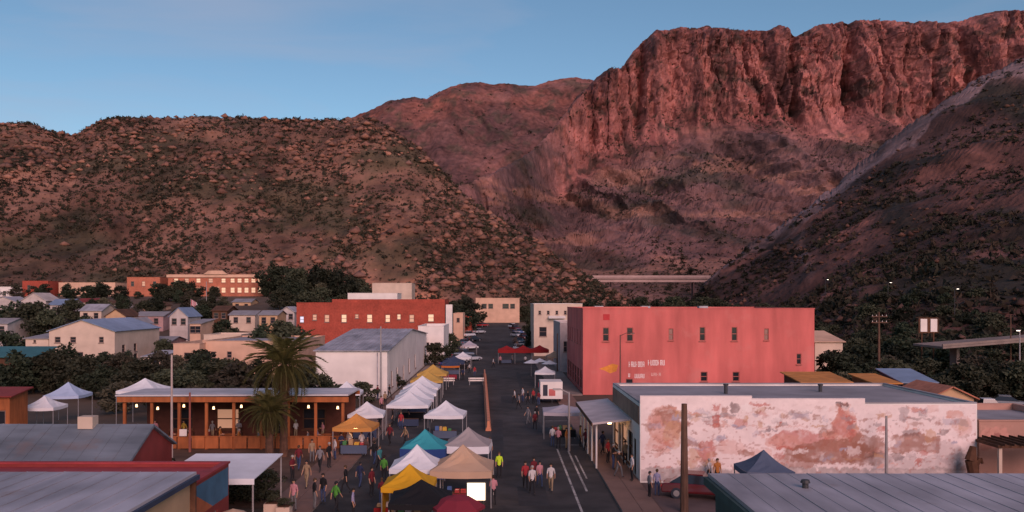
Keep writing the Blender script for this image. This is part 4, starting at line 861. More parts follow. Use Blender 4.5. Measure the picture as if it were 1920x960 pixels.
def tree(px, Y, h, kind, label, group=None, wide=1.0, x=None, z=None, name='tree'):
    x = Xat(px, Y) if x is None else x
    z = gz(x, Y) if z is None else z
    if group:
        group = 'trees around the town'
        nb = min(FNAME, key=lambda q: (q[0] - x) ** 2 + (q[1] - Y) ** 2)[2]
        label = ('rounded dark green', 'spreading mid green', 'olive green', 'narrow dark green', 'broad bushy green')[kind] + (' tall' if h > 7 else ' low' if h < 4.2 else '') + ' tree near the ' + nb
    t = thing(name, label, 'tree', (x, Y, z - .05), random.uniform(0, 6.28), group)
    tr, cr = TREES[kind]; k = random.uniform(.95, 1.12) * wide
    link('trunk', tr, t, sc=(h * k, h * k, h)); link('crown', cr, t, sc=(h * k, h * k, h))
    return t
G1 = 'dark trees in the courtyards left of the palm'
for (px, Y, h, k, wd) in ((20, 112, 6.2, 0, 1.2), (62, 116, 5.0, 1, 1.2), (122, 118, 6.6, 0, 1.25), (158, 112, 5.4, 4, 1.2), (195, 108, 4.6, 0, 1.3), (232, 104, 4.2, 1, 1.2), (350, 104, 4.2, 4, 1.3), (382, 112, 5.6, 0, 1.2), (420, 110, 5.2, 1, 1.3), (452, 106, 5.0, 2, 1.3), (478, 108, 5.2, 0, 1.2), (575, 98, 5.2, 1, 1.2), (604, 100, 4.0, 0, 1.1)):
    tree(px, Y, h, k, 'bushy dark green courtyard tree among the low houses left of the palm', G1, wd)
G2 = 'trees on the slope of the old houses'
for (px, Y, h, k, wd) in ((22, 205, 9.5, 0, 1.2), (62, 198, 10, 4, 1.2), (96, 196, 8.5, 1, 1.1), (130, 300, 6, 0, 1.3), (165, 290, 6, 3, 1.3), (190, 305, 6, 0, 1.3), (335, 292, 7.5, 4, 1.2), (362, 296, 7, 0, 1.1), (380, 240, 5, 0, 1.2), (268, 240, 6, 1, 1.2), (292, 260, 5.5, 0, 1.2), (306, 300, 6, 3, 1.1), (415, 250, 4.5, 0, 1.2), (500, 165, 8.2, 0, 1.2), (530, 168, 8.6, 4, 1.1), (545, 172, 7.6, 1, 1.0), (250, 180, 5.5, 0, 1.2), (310, 165, 5, 1, 1.3), (10, 160, 7, 3, 1.3), (225, 290, 6.0, 3, 1.2), (140, 240, 6.5, 1, 1.2), (176, 250, 5.5, 0, 1.2)):
    tree(px, Y, h, k, 'dark tree growing between the small houses on the left slope', G2, wd)
G3 = 'tall trees right of the school'
for (px, Y, h, k, wd) in ((512, 322, 13, 0, 1.1), (535, 330, 12, 3, 1.2), (560, 318, 11, 4, 1.1), (588, 322, 13, 0, 1.1), (612, 325, 12, 1, 1.1), (640, 318, 13.5, 0, 1.1), (668, 322, 11.5, 4, 1.1), (690, 315, 10, 1, 1.0), (548, 295, 8, 0, 1.2), (600, 285, 8, 1, 1.2), (575, 270, 7.5, 4, 1.3), (630, 275, 7.0, 0, 1.3), (525, 270, 7, 1, 1.2)):
    tree(px, Y, h, k, 'tall dark tree in the grove right of the brick school', G3, wd)
G4 = 'street trees near the far end'
for (px, Y, h, k) in ((815, 165, 4.5, 1), (826, 178, 5, 0), (838, 190, 5.2, 4), (866, 262, 9, 0), (878, 300, 10, 1), (858, 300, 9, 4), (800, 290, 8, 0), (780, 300, 7.5, 1), (820, 310, 8.5, 3), (985, 330, 6, 4), (995, 262, 5, 1), (1110, 330, 9, 0), (1150, 340, 8, 1), (1200, 350, 9, 4), (1235, 355, 8, 0), (1262, 340, 9.5, 4), (1290, 345, 9, 0), (1320, 335, 9.5, 1), (1345, 330, 9, 4), (1385, 300, 8, 0), (1430, 290, 8.5, 1), (1470, 280, 8, 4)):
    tree(px, Y, h, k, 'green tree along the far blocks of the street', G4, 1.2)
tree(0, 208, 4.6, 1, 'x', G4, 1.2, x=8.6); tree(0, 222, 5, 4, 'x', G4, 1.2, x=8.8)
G5 = 'trees on the slope behind the pink building'
rr = random.Random(5)
for i in range(120):
    Y = rr.uniform(86, 250); px = rr.uniform(1545 if Y < 160 else 1480, 1990)
    x = Xat(px, Y)
    if any(a - 2.5 < x < b + 2.5 and c - 2.5 < Y < d + 2.5 for a, b, c, d in FOOT): continue
    if x < 43 or (abs(Y - 126) < 9 and px > 1755) or (Y < 134 and abs(px - 1741) < 42) or (Y < 95 and px < 1850): continue
    # ground below: right hill surface or flat
    b = np.interp(px, [1285, 1400, 1500, 1600, 1750, 1950, 2350], [400, 300, 215, 165, 140, 128, 120])
    r_ = np.interp(px, [1490, 1610, 1760, 1900, 2100], [485, 530, 575, 610, 640]); py_r = np.interp(px, [1490, 1610, 1760, 1900, 2100], [408, 308, 196, 116, 30])
    hh = np.clip((Y - b) / (r_ - b), 0, 1); zs_ = np.interp(hh, [0, .12, .5, .85], [0, .03, .36, .83]); z = zs_ * (CH + (HY - py_r) * r_ / F) - (1.5 if hh > .02 else 0)
    tree(px, Y, rr.uniform(3.2, 6.2), rr.choice((0, 0, 1, 3, 4)), 'dark leafy tree in the thicket behind the pink building', G5, rr.uniform(1.1, 1.5), z=max(z, 0))
rr = random.Random(21)
def scatter(n, px0, px1, Y0, Y1, h0, h1, lab, grp, margin=2.2):
    for _ in range(n):
        Y = rr.uniform(Y0, Y1); x = Xat(rr.uniform(px0, px1), Y); h = rr.uniform(h0, h1)
        if any(a - margin < x < b + margin and c - margin < Y < d + margin for a, b, c, d in FOOT): continue
        if -15 < x < 11: continue
        tree(0, Y, h * rr.choice((.6, .8, 1, 1, 1.1)), rr.choice((0, 1, 2, 2, 3, 4)), lab, grp, rr.uniform(.95, 1.4), x=x)
scatter(40, -20, 470, 93, 140, 3.2, 5.2, 'bushy dark green courtyard tree among the low houses left of the palm', G1)
scatter(58, -60, 560, 165, 325, 3.0, 6.0, 'dark tree growing between the small houses on the left slope', G2)
scatter(24, 560, 850, 255, 330, 4.0, 7.5, 'low tree on the rise behind the red brick building', 'trees behind the red brick building')
scatter(46, 1560, 1960, 88, 135, 3.0, 5.5, 'dark leafy tree in the thicket behind the pink building', G5)
for (px, Y, h, k) in ((1782, 112, 4.2, 0), (1812, 108, 4.6, 4), (1840, 114, 4.0, 1), (1868, 110, 4.8, 0), (1898, 113, 4.6, 2), (1925, 108, 5.0, 4)): tree(px, Y, h, k, 'x', G5, 1.3)
# ---- palms
def frond_mesh(L_=3.2, droop=1.0, seed=0):
    r = random.Random(seed); V, Fc = [], []; n = 15; pts = []
    for i in range(n + 1):
        t = i / n; pts.append(Vector((L_ * (t - .18 * t * t * droop), 0, L_ * (.42 * t - .72 * droop * t * t))))
    def q(a, b, c, d):
        k = len(V); V.extend([tuple(a), tuple(b), tuple(c), tuple(d)]); Fc.append((k, k + 1, k + 2, k + 3))
    for i in range(n):
        a, b = pts[i], pts[i + 1]; w0 = .05 * (1 - i / n) + .012; q(a + Vector((0, -w0, 0)), b + Vector((0, -w0, 0)), b + Vector((0, w0, 0)), a + Vector((0, w0, 0)))
        if i < 2: continue
        t = i / n; ll = .75 * math.sin(math.pi * min(.97, .12 + t * .86)) ** .7
        for s_ in (-1, 1):
            for h in (0, .5):
                p = a.lerp(b, h); tip = p + Vector((ll * .55, s_ * ll * .8, -ll * .32 + r.uniform(-.06, .06))); wv = Vector((.075, 0, .02))
                q(p - wv * .6, p + wv * .6, tip + wv * .15, tip - wv * .15)
    me = bpy.data.meshes.new('frond'); me.from_pydata(V, [], Fc); return me
M_palm = mat('palm_leaf', (0.105, 0.095, 0.03), 0.7, 0.35, 1.2, trans=0.12); M_dead = mat('dead_frond', (0.13, 0.075, 0.038), 0.9, 0.35, 2)
FR = [frond_mesh(3.9, .75, 1), frond_mesh(4.0, 1.0, 2), frond_mesh(3.6, 1.25, 3)]
for m in FR: m.materials.append(M_palm)
FD = frond_mesh(1.7, 1.9, 4); FD.materials.append(M_dead)
def palm(px, Y, h, label, sc=1.0, lean=0):
    x = Xat(px, Y); t = thing('palm_tree', label, 'palm tree', (x, Y, 0))
    mb = MB(); n = 16
    for i in range(n):
        z0, z1 = h * i / n - .05, h * (i + 1) / n; o = lambda z: lean * (z / h) ** 2
        mb.tube((o(z0), 0, z0), (o(z1), 0, z1), .30 - .08 * i / n, .34 - .08 * i / n, 10)
    mb.build('trunk', mat('palm_trunk', (0.115, 0.06, 0.04), .95, .35, 3, bump=.4), t)
    for i in range(64):
        e = i / 64; a = i * 2.399; el = math.radians(72 - 105 * e + random.uniform(-6, 6))
        link('frond', FR[0 if e < .3 else 1 if e < .7 else 2], t, (lean, 0, h), (random.uniform(-.25, .25), -el + .25, a), sc * random.uniform(.9, 1.08))
    for i in range(26):
        link('dead_frond', FD, t, (lean, 0, h - .15 - .05 * (i % 8)), (random.uniform(-.2, .2), .55 + random.uniform(0, .45), i * 2.399), sc * random.uniform(.8, 1.15))
    return t
palm(532, 68.5, 7.1, 'tall date palm rising in front of the timber restaurant', 1.0)
palm(505, 66.5, 3.7, 'short shaggy palm below the tall palm crown', .62)
# planters and shrubs along the patio front
def bush(px, Y, h, label, group=None, wide=1.5):
    x = Xat(px, Y); t = thing('bush', label, 'bush', (x, Y, gz(x, Y)), random.uniform(0, 6), group)
    tr, cr = TREES[4]; link('stem', tr, t, sc=(h * wide, h * wide, h)); link('foliage', cr, t, sc=(h * wide, h * wide, h))
for (px, Y, h) in ((455, 53.5, 2.2), (490, 53, 2.0), (430, 54.5, 1.8), (300, 56, 2.2), (330, 55.5, 1.9), (700, 118, 2.6), (735, 121, 2.4), (640, 104, 2.4), (678, 105, 2.6)):
    bush(px, Y, h, 'low dark bush at the edge of the patio paving' if Y < 60 else 'low bush against the white hall', 'patio bushes' if Y < 60 else 'bushes against the white hall')

# ================================================================== POLES
def pole(px, Y, ztop, label, r=.09, m=M_steel, cross=0, arm=0, name='utility_pole', cat='pole', lamp=False):
    x = Xat(px, Y); t = thing(name, label, cat, (x, Y, gz(x, Y))); h = ztop - t.location.z
    MB().tube((0, 0, -.2), (0, 0, h), r * 1.25, r * .8, 10).build('shaft', m, t)
    for i in range(cross):
        c_ = MB().box(-1.1, 1.1, -.06 - r, .06 - r, h - .7 - i * .8, h - .55 - i * .8).build('crossarm', m, t)
        for k in (-.95, -.4, .4, .95): MB().tube((k, -r, h - .55 - i * .8), (k, -r, h - .38 - i * .8), .05, .03, 6).build('insulator', M_trim, c_)
    if arm:
        MB().path([(0, 0, h - .1), (arm * .6, 0, h + .25), (arm, 0, h + .25)], [.05, .045, .04], 7).build('arm', m, t)
        hd = MB().box(arm - .1, arm + .5, -.12, .12, h + .16, h + .28).build('lamp_head', m, t)
        MB().box(arm, arm + .42, -.08, .08, h + .13, h + .157).build('lamp_lens', M_lamp if lamp else M_trim, hd)
    return t
pole(322, 57, Zat(665, 57), 'slim pale steel pole standing on the patio', .075, mat('pale_steel', (.42, .33, .30), .6))
pole(356, 70.5, Zat(736, 70.5), 'rust red post in front of the timber restaurant', .09, mat('rust_post', (.25, .08, .06), .8))
pole(387, 250, Zat(528, 250), 'tall thin flag staff above the cream shops', .1)
pole(714, 108, Zat(612, 108), 'thin grey utility pole at the white hall corner', .10)
pole(1163, 112.5, Zat(628, 112.5), 'slim dark pole in front of the pink wall', .09, mat('brown_steel', (.16, .07, .06), .7), arm=1.3)
pole(1283, 50.5, Zat(757, 50.5), 'thick brown wooden utility pole cut off before the mural', .20, M_pole)
pole(1662, 57.2, Zat(780, 57.2), 'slim grey pole against the mural wall', .09)
pole(1067, 71, Zat(735, 71), 'grey street light post on the right kerb', .09, M_steel, arm=-1.2, name='street_lamp', cat='street lamp')
pole(1648, 122, Zat(585, 122), 'brown timber power pole with cross arms among the trees', .16, M_pole, cross=2)
pole(1912, 120, Zat(622, 120), 'lit street lamp at the far end of the overpass', .09, M_steel, arm=-.4, name='street_lamp', cat='street lamp', lamp=True)
for (px, py, Y, lab) in ((1665, 531, 235, 'lit lamp high on the dark hillside above the pole'), (1548, 525, 290, 'small lit lamp on the slope left of the dark hillside'), (1790, 543, 200, 'lit hillside lamp above the billboard')):
    pole(px, Y, Zat(py, Y), lab, .09, M_dsteel, arm=.5, name='street_lamp', cat='street lamp', lamp=True)
for (px, Y, z, lab) in ((18, 112, Zat(680, 112), 'short wooden pole by the teal roof'), (1045, 150, Zat(625, 150), 'slim pole beside the columned shopfront'), (1895, 128, Zat(590, 128), 'thin power pole by the overpass end')):
    pole(px, Y, z, lab, .1, M_pole)
fl = thing('flag', 'red and white flag hanging near the white gabled cottage', 'flag', (Xat(358, 246), 246, gz(Xat(358, 246), 246)))
fh = Zat(560, 246) - fl.location.z
MB().tube((0, 0, -.1), (0, 0, fh), .07, n=7).build('staff', M_steel, fl)
q = MB()
for i in range(8):
    a = i * .22; q.prism([(.05 + a * .9, .15 * math.sin(a * 3), fh - .2 - a * .5), (.05 + (a + .22) * .9, .15 * math.sin((a + .22) * 3), fh - .2 - (a + .22) * .5), (.05 + (a + .22) * .9, .15 * math.sin((a + .22) * 3), fh - 1.8 - (a + .22) * .5), (.05 + a * .9, .15 * math.sin(a * 3), fh - 1.8 - a * .5)], .02, i % 2)
q.build('cloth', [mat('flag_red', (.42, .05, .07), .8), mat('flag_white', (.6, .5, .52), .8)], fl)
# overhead wires

# ================================================================== TENTS
def canopy_mesh(size, eave, peak, m, val=.28):
    mb = MB(); h = size / 2; n = 5
    cs = [(-h, -h), (h, -h), (h, h), (-h, h)]
    for k in range(4):
        a, b = Vector((*cs[k], eave)), Vector((*cs[(k + 1) % 4], eave)); top = Vector((0, 0, peak))
        def pt(i, j):
            e = a.lerp(b, j / n); t = i / n; p = e.lerp(top, t); p.z -= .22 * (peak - eave) * math.sin(math.pi * t) * .6 + .05 * math.sin(math.pi * j / n) * (1 - t); p.z += .035 * math.sin(9.1 * p.x + 5.3 * p.y + size * 40 + peak * 70) * math.sin(math.pi * t) if 0 < j < n else 0; return p
        for i in range(n):
            for j in range(n):
                mb.quad(pt(i, j), pt(i, j + 1), pt(i + 1, j + 1), pt(i + 1, j))
    v = MB()
    for k in range(4):
        a, b = Vector((*cs[k], eave)), Vector((*cs[(k + 1) % 4], eave))
        for j in range(n):
            p, q = a.lerp(b, j / n), a.lerp(b, (j + 1) / n); p.z -= .05 * math.sin(math.pi * j / n) + .004; q.z -= .05 * math.sin(math.pi * (j + 1) / n) + .004
            v.quad(p - UP * val, q - UP * val, q, p)
    return mb, v
M_leg = mat('tent_leg', (.30, .29, .30), .5, .1, 3, metal=.4)
TN = 0
def tent(px, Y, label, colour, size=3.05, eave=2.15, peak=3.2, val=None, walls=(), z=None, x=None, rz=0, goods=True, group=None, cat='tent', drop=.28):
    global TN; TN += 1
    x = Xat(px, Y) if x is None else x
    z = gz(x, Y) + .01 if z is None else z
    rz = rz or random.uniform(-.07, .07); peak += random.uniform(-.08, .08)
    t = thing('canopy_tent', label, cat, (x, Y, z), rz, group)
    cmb, vmb = canopy_mesh(size, eave, peak, None, drop)
    cmb.build('canopy', CL[colour], t); vmb.build('valance', CL[val or colour], t)
    h = size / 2 - .04
    for sx in (-1, 1):
        for sy in (-1, 1):
            l = MB().tube((sx * h, sy * h, 0), (sx * h, sy * h, eave - .01), .035, n=6).build('leg', M_leg, t)
    for wd, wc in walls:
        q = MB()
        if wd == 'back': q.box(-h, h, h - .03, h, .1, eave - .3)
        if wd == 'front': q.box(-h, h, -h, -h + .03, .1, eave - .3)
        if wd == 'left': q.box(-h, -h + .03, -h + .05, h - .05, .1, eave - .3)
        if wd == 'right': q.box(h - .03, h, -h + .05, h - .05, .1, eave - .3)
        q.build('side_wall', CL[wc], t)
    if goods: stall_table(x, Y - size * .28, z, label)
    return t
GOODS = [mat('goods_' + n, c, .8, .2, 3) for n, c in (('red', (.4, .05, .05)), ('green', (.06, .2, .07)), ('white', (.65, .6, .6)), ('tan', (.4, .26, .14)), ('blue', (.06, .12, .3)), ('yellow', (.55, .34, .05)))]
def stall_table(x, y, z, lab, w_=2.0, c=None):
    k = TN
    t = thing('market_table', 'cloth-fronted folding table under the ' + ' '.join(lab.split(',')[0].replace('pop-up ', '').split()[:11]), 'table', (x, y, z))
    MB().box(-w_ / 2, w_ / 2, -.38, .38, .70, .75).build('table_top', M_dwood, t)
    cl = c or random.choice(('navy', 'black', 'maroon', 'black', 'slate'))
    MB().box(-w_ / 2 - .01, w_ / 2 + .01, -.40, -.385, .12, .756).build('table_cloth', CL[cl], t)
    for sx in (-1, 1):
        for sy in (-1, 1): MB().tube((sx * (w_ / 2 - .1), sy * .3, 0), (sx * (w_ / 2 - .1), sy * .3, .699), .02, n=6).build('leg', M_leg, t)
    if y < 82:
        xx = -w_ / 2 + .12
        while xx < w_ / 2 - .4:
            gw, gh, gd = random.uniform(.2, .42), random.uniform(.12, .38), random.uniform(.25, .5); k = random.randrange(6)
            g_ = thing('goods_crate', ('red', 'green', 'white', 'tan', 'blue', 'yellow')[k] + (' tall' if gh > .27 else ' flat') + ' goods crate on the table under the ' + ' '.join(lab.split(',')[0].replace('pop-up ', '').split()[:6]), 'crate', (x + xx, y - gd / 2, z + .757), 0, 'goods on the market tables')
            c_ = MB(); c_.box(0, gw, 0, gd, 0, .02); c_.box(0, gw, 0, .02, .021, gh); c_.box(0, gw, gd - .02, gd, .021, gh); c_.box(0, .02, .021, gd - .021, .021, gh); c_.box(gw - .02, gw, .021, gd - .021, .021, gh)
            c_.build('box', GOODS[k], g_); MB().box(.03, gw - .03, .03, gd - .03, .021, gh * .8).build('contents', random.choice(GOODS), g_)
            xx += gw + random.uniform(.04, .2)
    return t
WT = CL['white']
tent(797, 60.7, 'pop-up tent with teal top and blue valance', 'teal', val='blue', walls=(('left', 'blue'), ('front', 'blue')), peak=3.25, drop=.75, goods=False)
tent(782, 53.6, 'bright white pop-up tent between the teal and the yellow tents', 'white', peak=3.3)
tent(768, 48.3, 'yellow pop-up tent in front of the white one', 'yellow', peak=3.1, size=2.75, walls=(('left', 'yellow'),))
tent(790, 44.6, 'black pop-up tent at the near end of the market row', 'black', peak=3.1)
bt = tent(868, 53.2, 'big beige pop-up tent glowing orange from a lamp inside', 'beige', size=3.6, peak=3.5, drop=.4)
tent(878, 61.8, 'grey-topped tent with wide white valance behind the beige tent', 'grey', val='white', peak=3.2, size=3.1, drop=.5)
tent(836, 78.2, 'lone white peaked tent standing in the street beside the safety fence', 'white', peak=3.35, size=3.4, val='white')
tent(768, 86.0, 'first white tent of the long row, open dark front', 'white', peak=3.35, size=4.0)
tent(777, 91.0, 'second white tent of the long row with red lettered valance', 'white', val='lavender', peak=3.35, size=4.0)
tent(784, 96.5, 'third white tent of the long row', 'white', peak=3.35, size=4.0)
tent(792, 103, 'last white tent of the long row before the yellow tents', 'white', peak=3.35, size=4.0)
tent(801, 112, 'mustard yellow tent following the white row', 'mustard', peak=3.3, size=4.0)
tent(812, 122, 'second mustard tent farther up the row', 'mustard', peak=3.3, size=4.0)
tent(851, 146, 'dark blue tent in the street above the mustard tents', 'navy', peak=3.1, size=3.6)
tent(845, 137, 'small orange edged tent below the dark blue tent', 'navy', val='orange', peak=2.9, size=2.8)
tent(688, 77.5, 'white pop-up tent on the left pavement', 'white', peak=3.2, z=.14)
at_ = tent(668, 69.6, 'amber orange tent lit from inside on the left pavement', 'amber', peak=3.0, z=.14)
tent(650, 97, 'white tent tucked behind the restaurant porch', 'white', peak=3.2, size=3.3, goods=False)
tent(272, 86, 'white peaked tent behind the restaurant roof', 'white', peak=4.6, eave=3.5, size=4.0, goods=False)
tent(128, 88, 'pale blue peaked tent in the courtyard beyond the grey gable roof', 'paleblue', peak=3.95, eave=2.8, size=3.4, goods=False)
tent(84, 84, 'white tent next to the pale blue one in the courtyard', 'white', peak=3.0, eave=2.1, size=3.0, goods=False)
for i, px in enumerate((950, 981, 1012)):
    tent(px, 172, ('left red tent of the red trio across the street', 'middle red tent of the red trio across the street', 'right red tent of the red trio next to the storefront')[i], 'red', size=3.3, peak=3.5, eave=2.75, val='red', drop=.65, goods=i != 1)
tent(1056, 78.8, 'flat lavender white tent on the right side of the street', 'lavender', peak=2.9, eave=2.35, size=3.6)
tent(1432, 50.6, 'slate blue peaked tent in front of the mural', 'slate', peak=3.55, eave=2.5, size=2.7, goods=False)
for (px, Y, lab) in ((996, 141, 'left'), (1012, 144, 'rear'), (1030, 139, 'right')):
    x = Xat(px, Y); t = thing('market_umbrella', f'small white market umbrella, {lab} one of three in the street', 'umbrella', (x, Y, .01))
    MB().tube((0, 0, 0), (0, 0, 2.6), .03, n=6).build('pole', M_leg, t); MB().tube((0, 0, 2.2), (0, 0, 2.75), 1.25, .05, 10).build('canopy', WT, t); MB().tube((0, 0, 0), (0, 0, .1), .3, n=10).build('base', M_dsteel, t)
stall_table(Xat(727, 48.6), 48.6, .01, 'open sky beside the yellow tent', 1.4, 'red')
# bright lit panel stand and maroon umbrella at the near end
lp = thing('light_box', 'glowing cream light panel on a stand under the beige tent', 'lamp', (Xat(893, 47.5), 47.5, .01))
MB().box(-.48, .48, -.08, .08, 1.35, 2.25).build('panel', M_lantern, lp); MB().box(-.54, .54, .082, .14, 1.3, 2.3).build('frame', M_dsteel, lp)
for s_ in (-.4, .4): MB().tube((s_, .1, 0), (s_, .1, 1.4), .03, n=6).build('leg', M_dsteel, lp)
def umbrella(px, Y, col, label, r=1.35, h=2.5):
    x = Xat(px, Y); t = thing('patio_umbrella', label, 'umbrella', (x, Y, gz(x, Y) + .01))
    MB().tube((0, 0, 0), (0, 0, h), .03, n=6).build('pole', M_leg, t)
    c_ = MB()
    for i in range(8):
        a, b = i * math.pi / 4, (i + 1) * math.pi / 4
        m1 = Vector((r * .55 * math.cos(a), r * .55 * math.sin(a), h - .16)); m2 = Vector((r * .55 * math.cos(b), r * .55 * math.sin(b), h - .16)); e1 = Vector((r * math.cos(a), r * math.sin(a), h - .52)); e2 = Vector((r * math.cos(b), r * math.sin(b), h - .52))
        c_.poly([(0, 0, h + .02), m1, m2]); c_.quad(m1, e1, e2, m2); c_.quad(e1, e1 - UP * .14, e2 - UP * .14, e2)
    c_.build('canopy', CL[col], t); MB().tube((0, 0, 0), (0, 0, .1), .3, n=12).build('base', M_dsteel, t)
umbrella(858, 43.5, 'maroon', 'maroon patio umbrella at the near end of the market'); umbrella(722, 42.6, 'maroon', 'maroon red umbrella beside the black tent', 1.0, 1.7)
umbrella(437, 41.4, 'beige', 'beige umbrella over the shop front pavement', .01 + 1.0, 2.3)
for t_ in (bt, at_):
    c_ = MB().tube((0, -.2, 2.05), (0, -.2, 2.6), .012, n=5).build('lamp_cord', M_dsteel, t_); MB().tube((0, -.2, 1.85), (0, -.2, 2.05), .16, .10, 10).build('lamp_bulb', mat('market_bulb', (.9, .7, .5), .4, 0, emit=(1, .5, .2), es=14), c_)
# white banner trailer on the right
tr = thing('market_trailer', 'white box trailer with a red patch on the right side of the street', 'trailer', (Xat(1034, 104), 104, .01))
MB().box(-1.3, 1.3, 0, 3.6, .55, 2.55).build('body', M_white, tr); MB().box(-.3, .45, -.012, -.003, .9, 1.7).build('panel', mat('red_panel', (.5, .13, .12), .7), tr); MB().box(-1.0, -.45, -.012, -.003, .9, 2.2).build('panel', M_dtrim, tr)
for sx in (-1, 1): MB().tube((sx * 1.12 - .1, 2, .33), (sx * 1.12 + .1, 2, .33), .33, n=16).build('wheel', M_dtrim, tr)
MB().tube((0, -.01, .5), (0, -1.1, .45), .05, n=6).build('hitch', M_dsteel, tr); MB().tube((0, -1.0, 0), (0, -1.0, .45), .04, n=6).build('jack', M_dsteel, tr)
# barricades across the market street
for (px, py, lab) in ((838, 722, 'white street barricade left of the lone tent'), (893, 722, 'white street barricade next to the safety fence')):
    Y = gnd(py); t = thing('barricade', lab, 'barricade', (Xat(px, Y), Y, .01))
    for z in (.55, .85): MB().box(-1.1, 1.1, -.03, .03, z, z + .2).build('rail', M_trim, t)
    for sx in (-.95, .95):
        for s_ in (-1, 1): MB().tube((sx, s_ * .32, 0), (sx, s_ * .035, 1.05), .03, n=6).build('leg', M_leg, t)

# ================================================================== VEHICLES
def carpaint(n, c): return mat('car_' + n, c, .25, .03, 1, spec=.6)
def car_profile_mesh(kind):
    # side profile (y along length 0 front .. L), z; body lofted over width with tumblehome
    L_ = 4.5 if kind == 'car' else 5.2
    if kind == 'car': low = [(0, .35), (0, .62), (.15, .74), (1.25, .92), (3.6, .95), (4.4, .88), (4.5, .6), (4.45, .35)]; cab = [(1.2, .92), (2.0, 1.42), (3.2, 1.45), (4.0, .95)]
    else: low = [(0, .45), (0, .8), (.1, 1.0), (1.5, 1.1), (3.0, 1.12), (3.05, 1.12), (5.1, 1.1), (5.2, .9), (5.15, .45)]; cab = [(1.4, 1.1), (2.0, 1.75), (3.1, 1.78), (3.25, 1.12)]
    b = MB()
    def loft(pr, w0, w1, mb, zmid):
        n = len(pr); W = lambda z: w0 if z < zmid else w0 + (w1 - w0) * (z - zmid) / (max(p[1] for p in pr) - zmid + 1e-6)
        i = len(mb.v)
        for s_ in (-1, 1):
            for (y, z) in pr:
                mb.v.append((s_ * W(z), y, z))
        for k in range(n):
            j = (k + 1) % n; mb.f.append((i + k, i + n + k, i + n + j, i + j)); mb.m.append(0)
        mb.f.append(tuple(i + k for k in range(n))); mb.m.append(0); mb.f.append(tuple(i + n + k for k in reversed(range(n)))); mb.m.append(0)
    loft(low, .88, .80, b, .7); g = MB(); loft(cab, .80, .62, g, .95 if kind == 'car' else 1.12)
    rf_ = MB(); (ya, za), (yb, zb_) = cab[1], cab[2]; rf_.box(-.62, .62, ya, yb, za + .0, zb_ + .05)
    return b, g, rf_, L_
def car(px, Y, label, paint, kind='car', rz=0, z=None, x=None, lit=False):
    x = Xat(px, Y) if x is None else x
    t = thing('parked_car' if kind == 'car' else 'pickup_truck', label, 'car' if kind == 'car' else 'truck', (x, Y, (gz(x, Y) if z is None else z) + .01), rz)
    b, g, r_, L_ = car_profile_mesh(kind); c0 = -L_ / 2
    bo = b.build('body', paint, t, (0, c0, 0)); bv = bo.modifiers.new('bevel', 'BEVEL'); bv.width = .06; bv.segments = 2
    g.build('glasshouse', M_glass, t, (0, c0, 0)); r_.build('roof', paint, t, (0, c0, 0))
    for y in (.85, L_ - .95):
        for s_ in (-1, 1):
            w_ = MB().tube((s_ * .70, c0 + y, .33), (s_ * .90, c0 + y, .33), .33, n=18).build('wheel', M_dtrim, t)
            MB().tube((s_ * .895, c0 + y, .33), (s_ * .915, c0 + y, .33), .19, n=12).build('rim', M_steel, w_)
    for s_ in (-.62, .62):
        MB().box(s_ - .18, s_ + .18, c0 - .02, c0 + .04, .55, .68).build('headlight', M_lamp if lit else M_trim, t)
        MB().box(s_ - .16, s_ + .16, c0 + L_ - .06, c0 + L_ + .015, .62, .78).build('tail_light', mat('tail_red', (.4, .02, .02), .4), t)
    return t
car(1312, 54.3, 'dark red car parked below the mural beside the wooden pole', carpaint('red', (.10, .008, .012)), rz=1.25)
car(1376, 41.8, 'dark car with lit headlight beside the grey metal roof', carpaint('dark', (.02, .025, .03)), rz=2.9, lit=True)
car(1850, 93, 'white pickup truck parked behind the mural building end', carpaint('white', (.65, .65, .68)), 'truck', rz=1.4)
car(1890, 99, 'grey car parked under the trees right of the white pickup', carpaint('grey', (.2, .2, .22)), rz=1.2)
car(1725, 84, 'blue car parked beyond the rust orange shed', carpaint('blue', (.08, .13, .28)), rz=1.3)
car(884, 178, 'silver car parked on the left of the far street', carpaint('silver', (.42, .42, .45)), rz=2.4)
car(868, 186, 'grey blue pickup parked beside the silver car', carpaint('steelblue', (.14, .18, .25)), 'truck', rz=2.4)
car(880, 206, 'white car parked uphill of the silver one', carpaint('white', (.65, .65, .68)), rz=2.4)
car(888, 232, 'dark parked car farther up the left kerb', carpaint('dark', (.02, .025, .03)), rz=2.4)
car(972, 262, 'blue car parked at the top of the street on the right', carpaint('blue', (.08, .13, .28)), rz=.4)
car(982, 238, 'maroon car parked at the right kerb past the red tents', carpaint('maroon', (.12, .02, .025)), rz=.4)
car(1655, 92.5 + 11, 'orange service truck parked behind the orange roofed shed', carpaint('orange', (.5, .16, .03)), 'truck', rz=1.5)

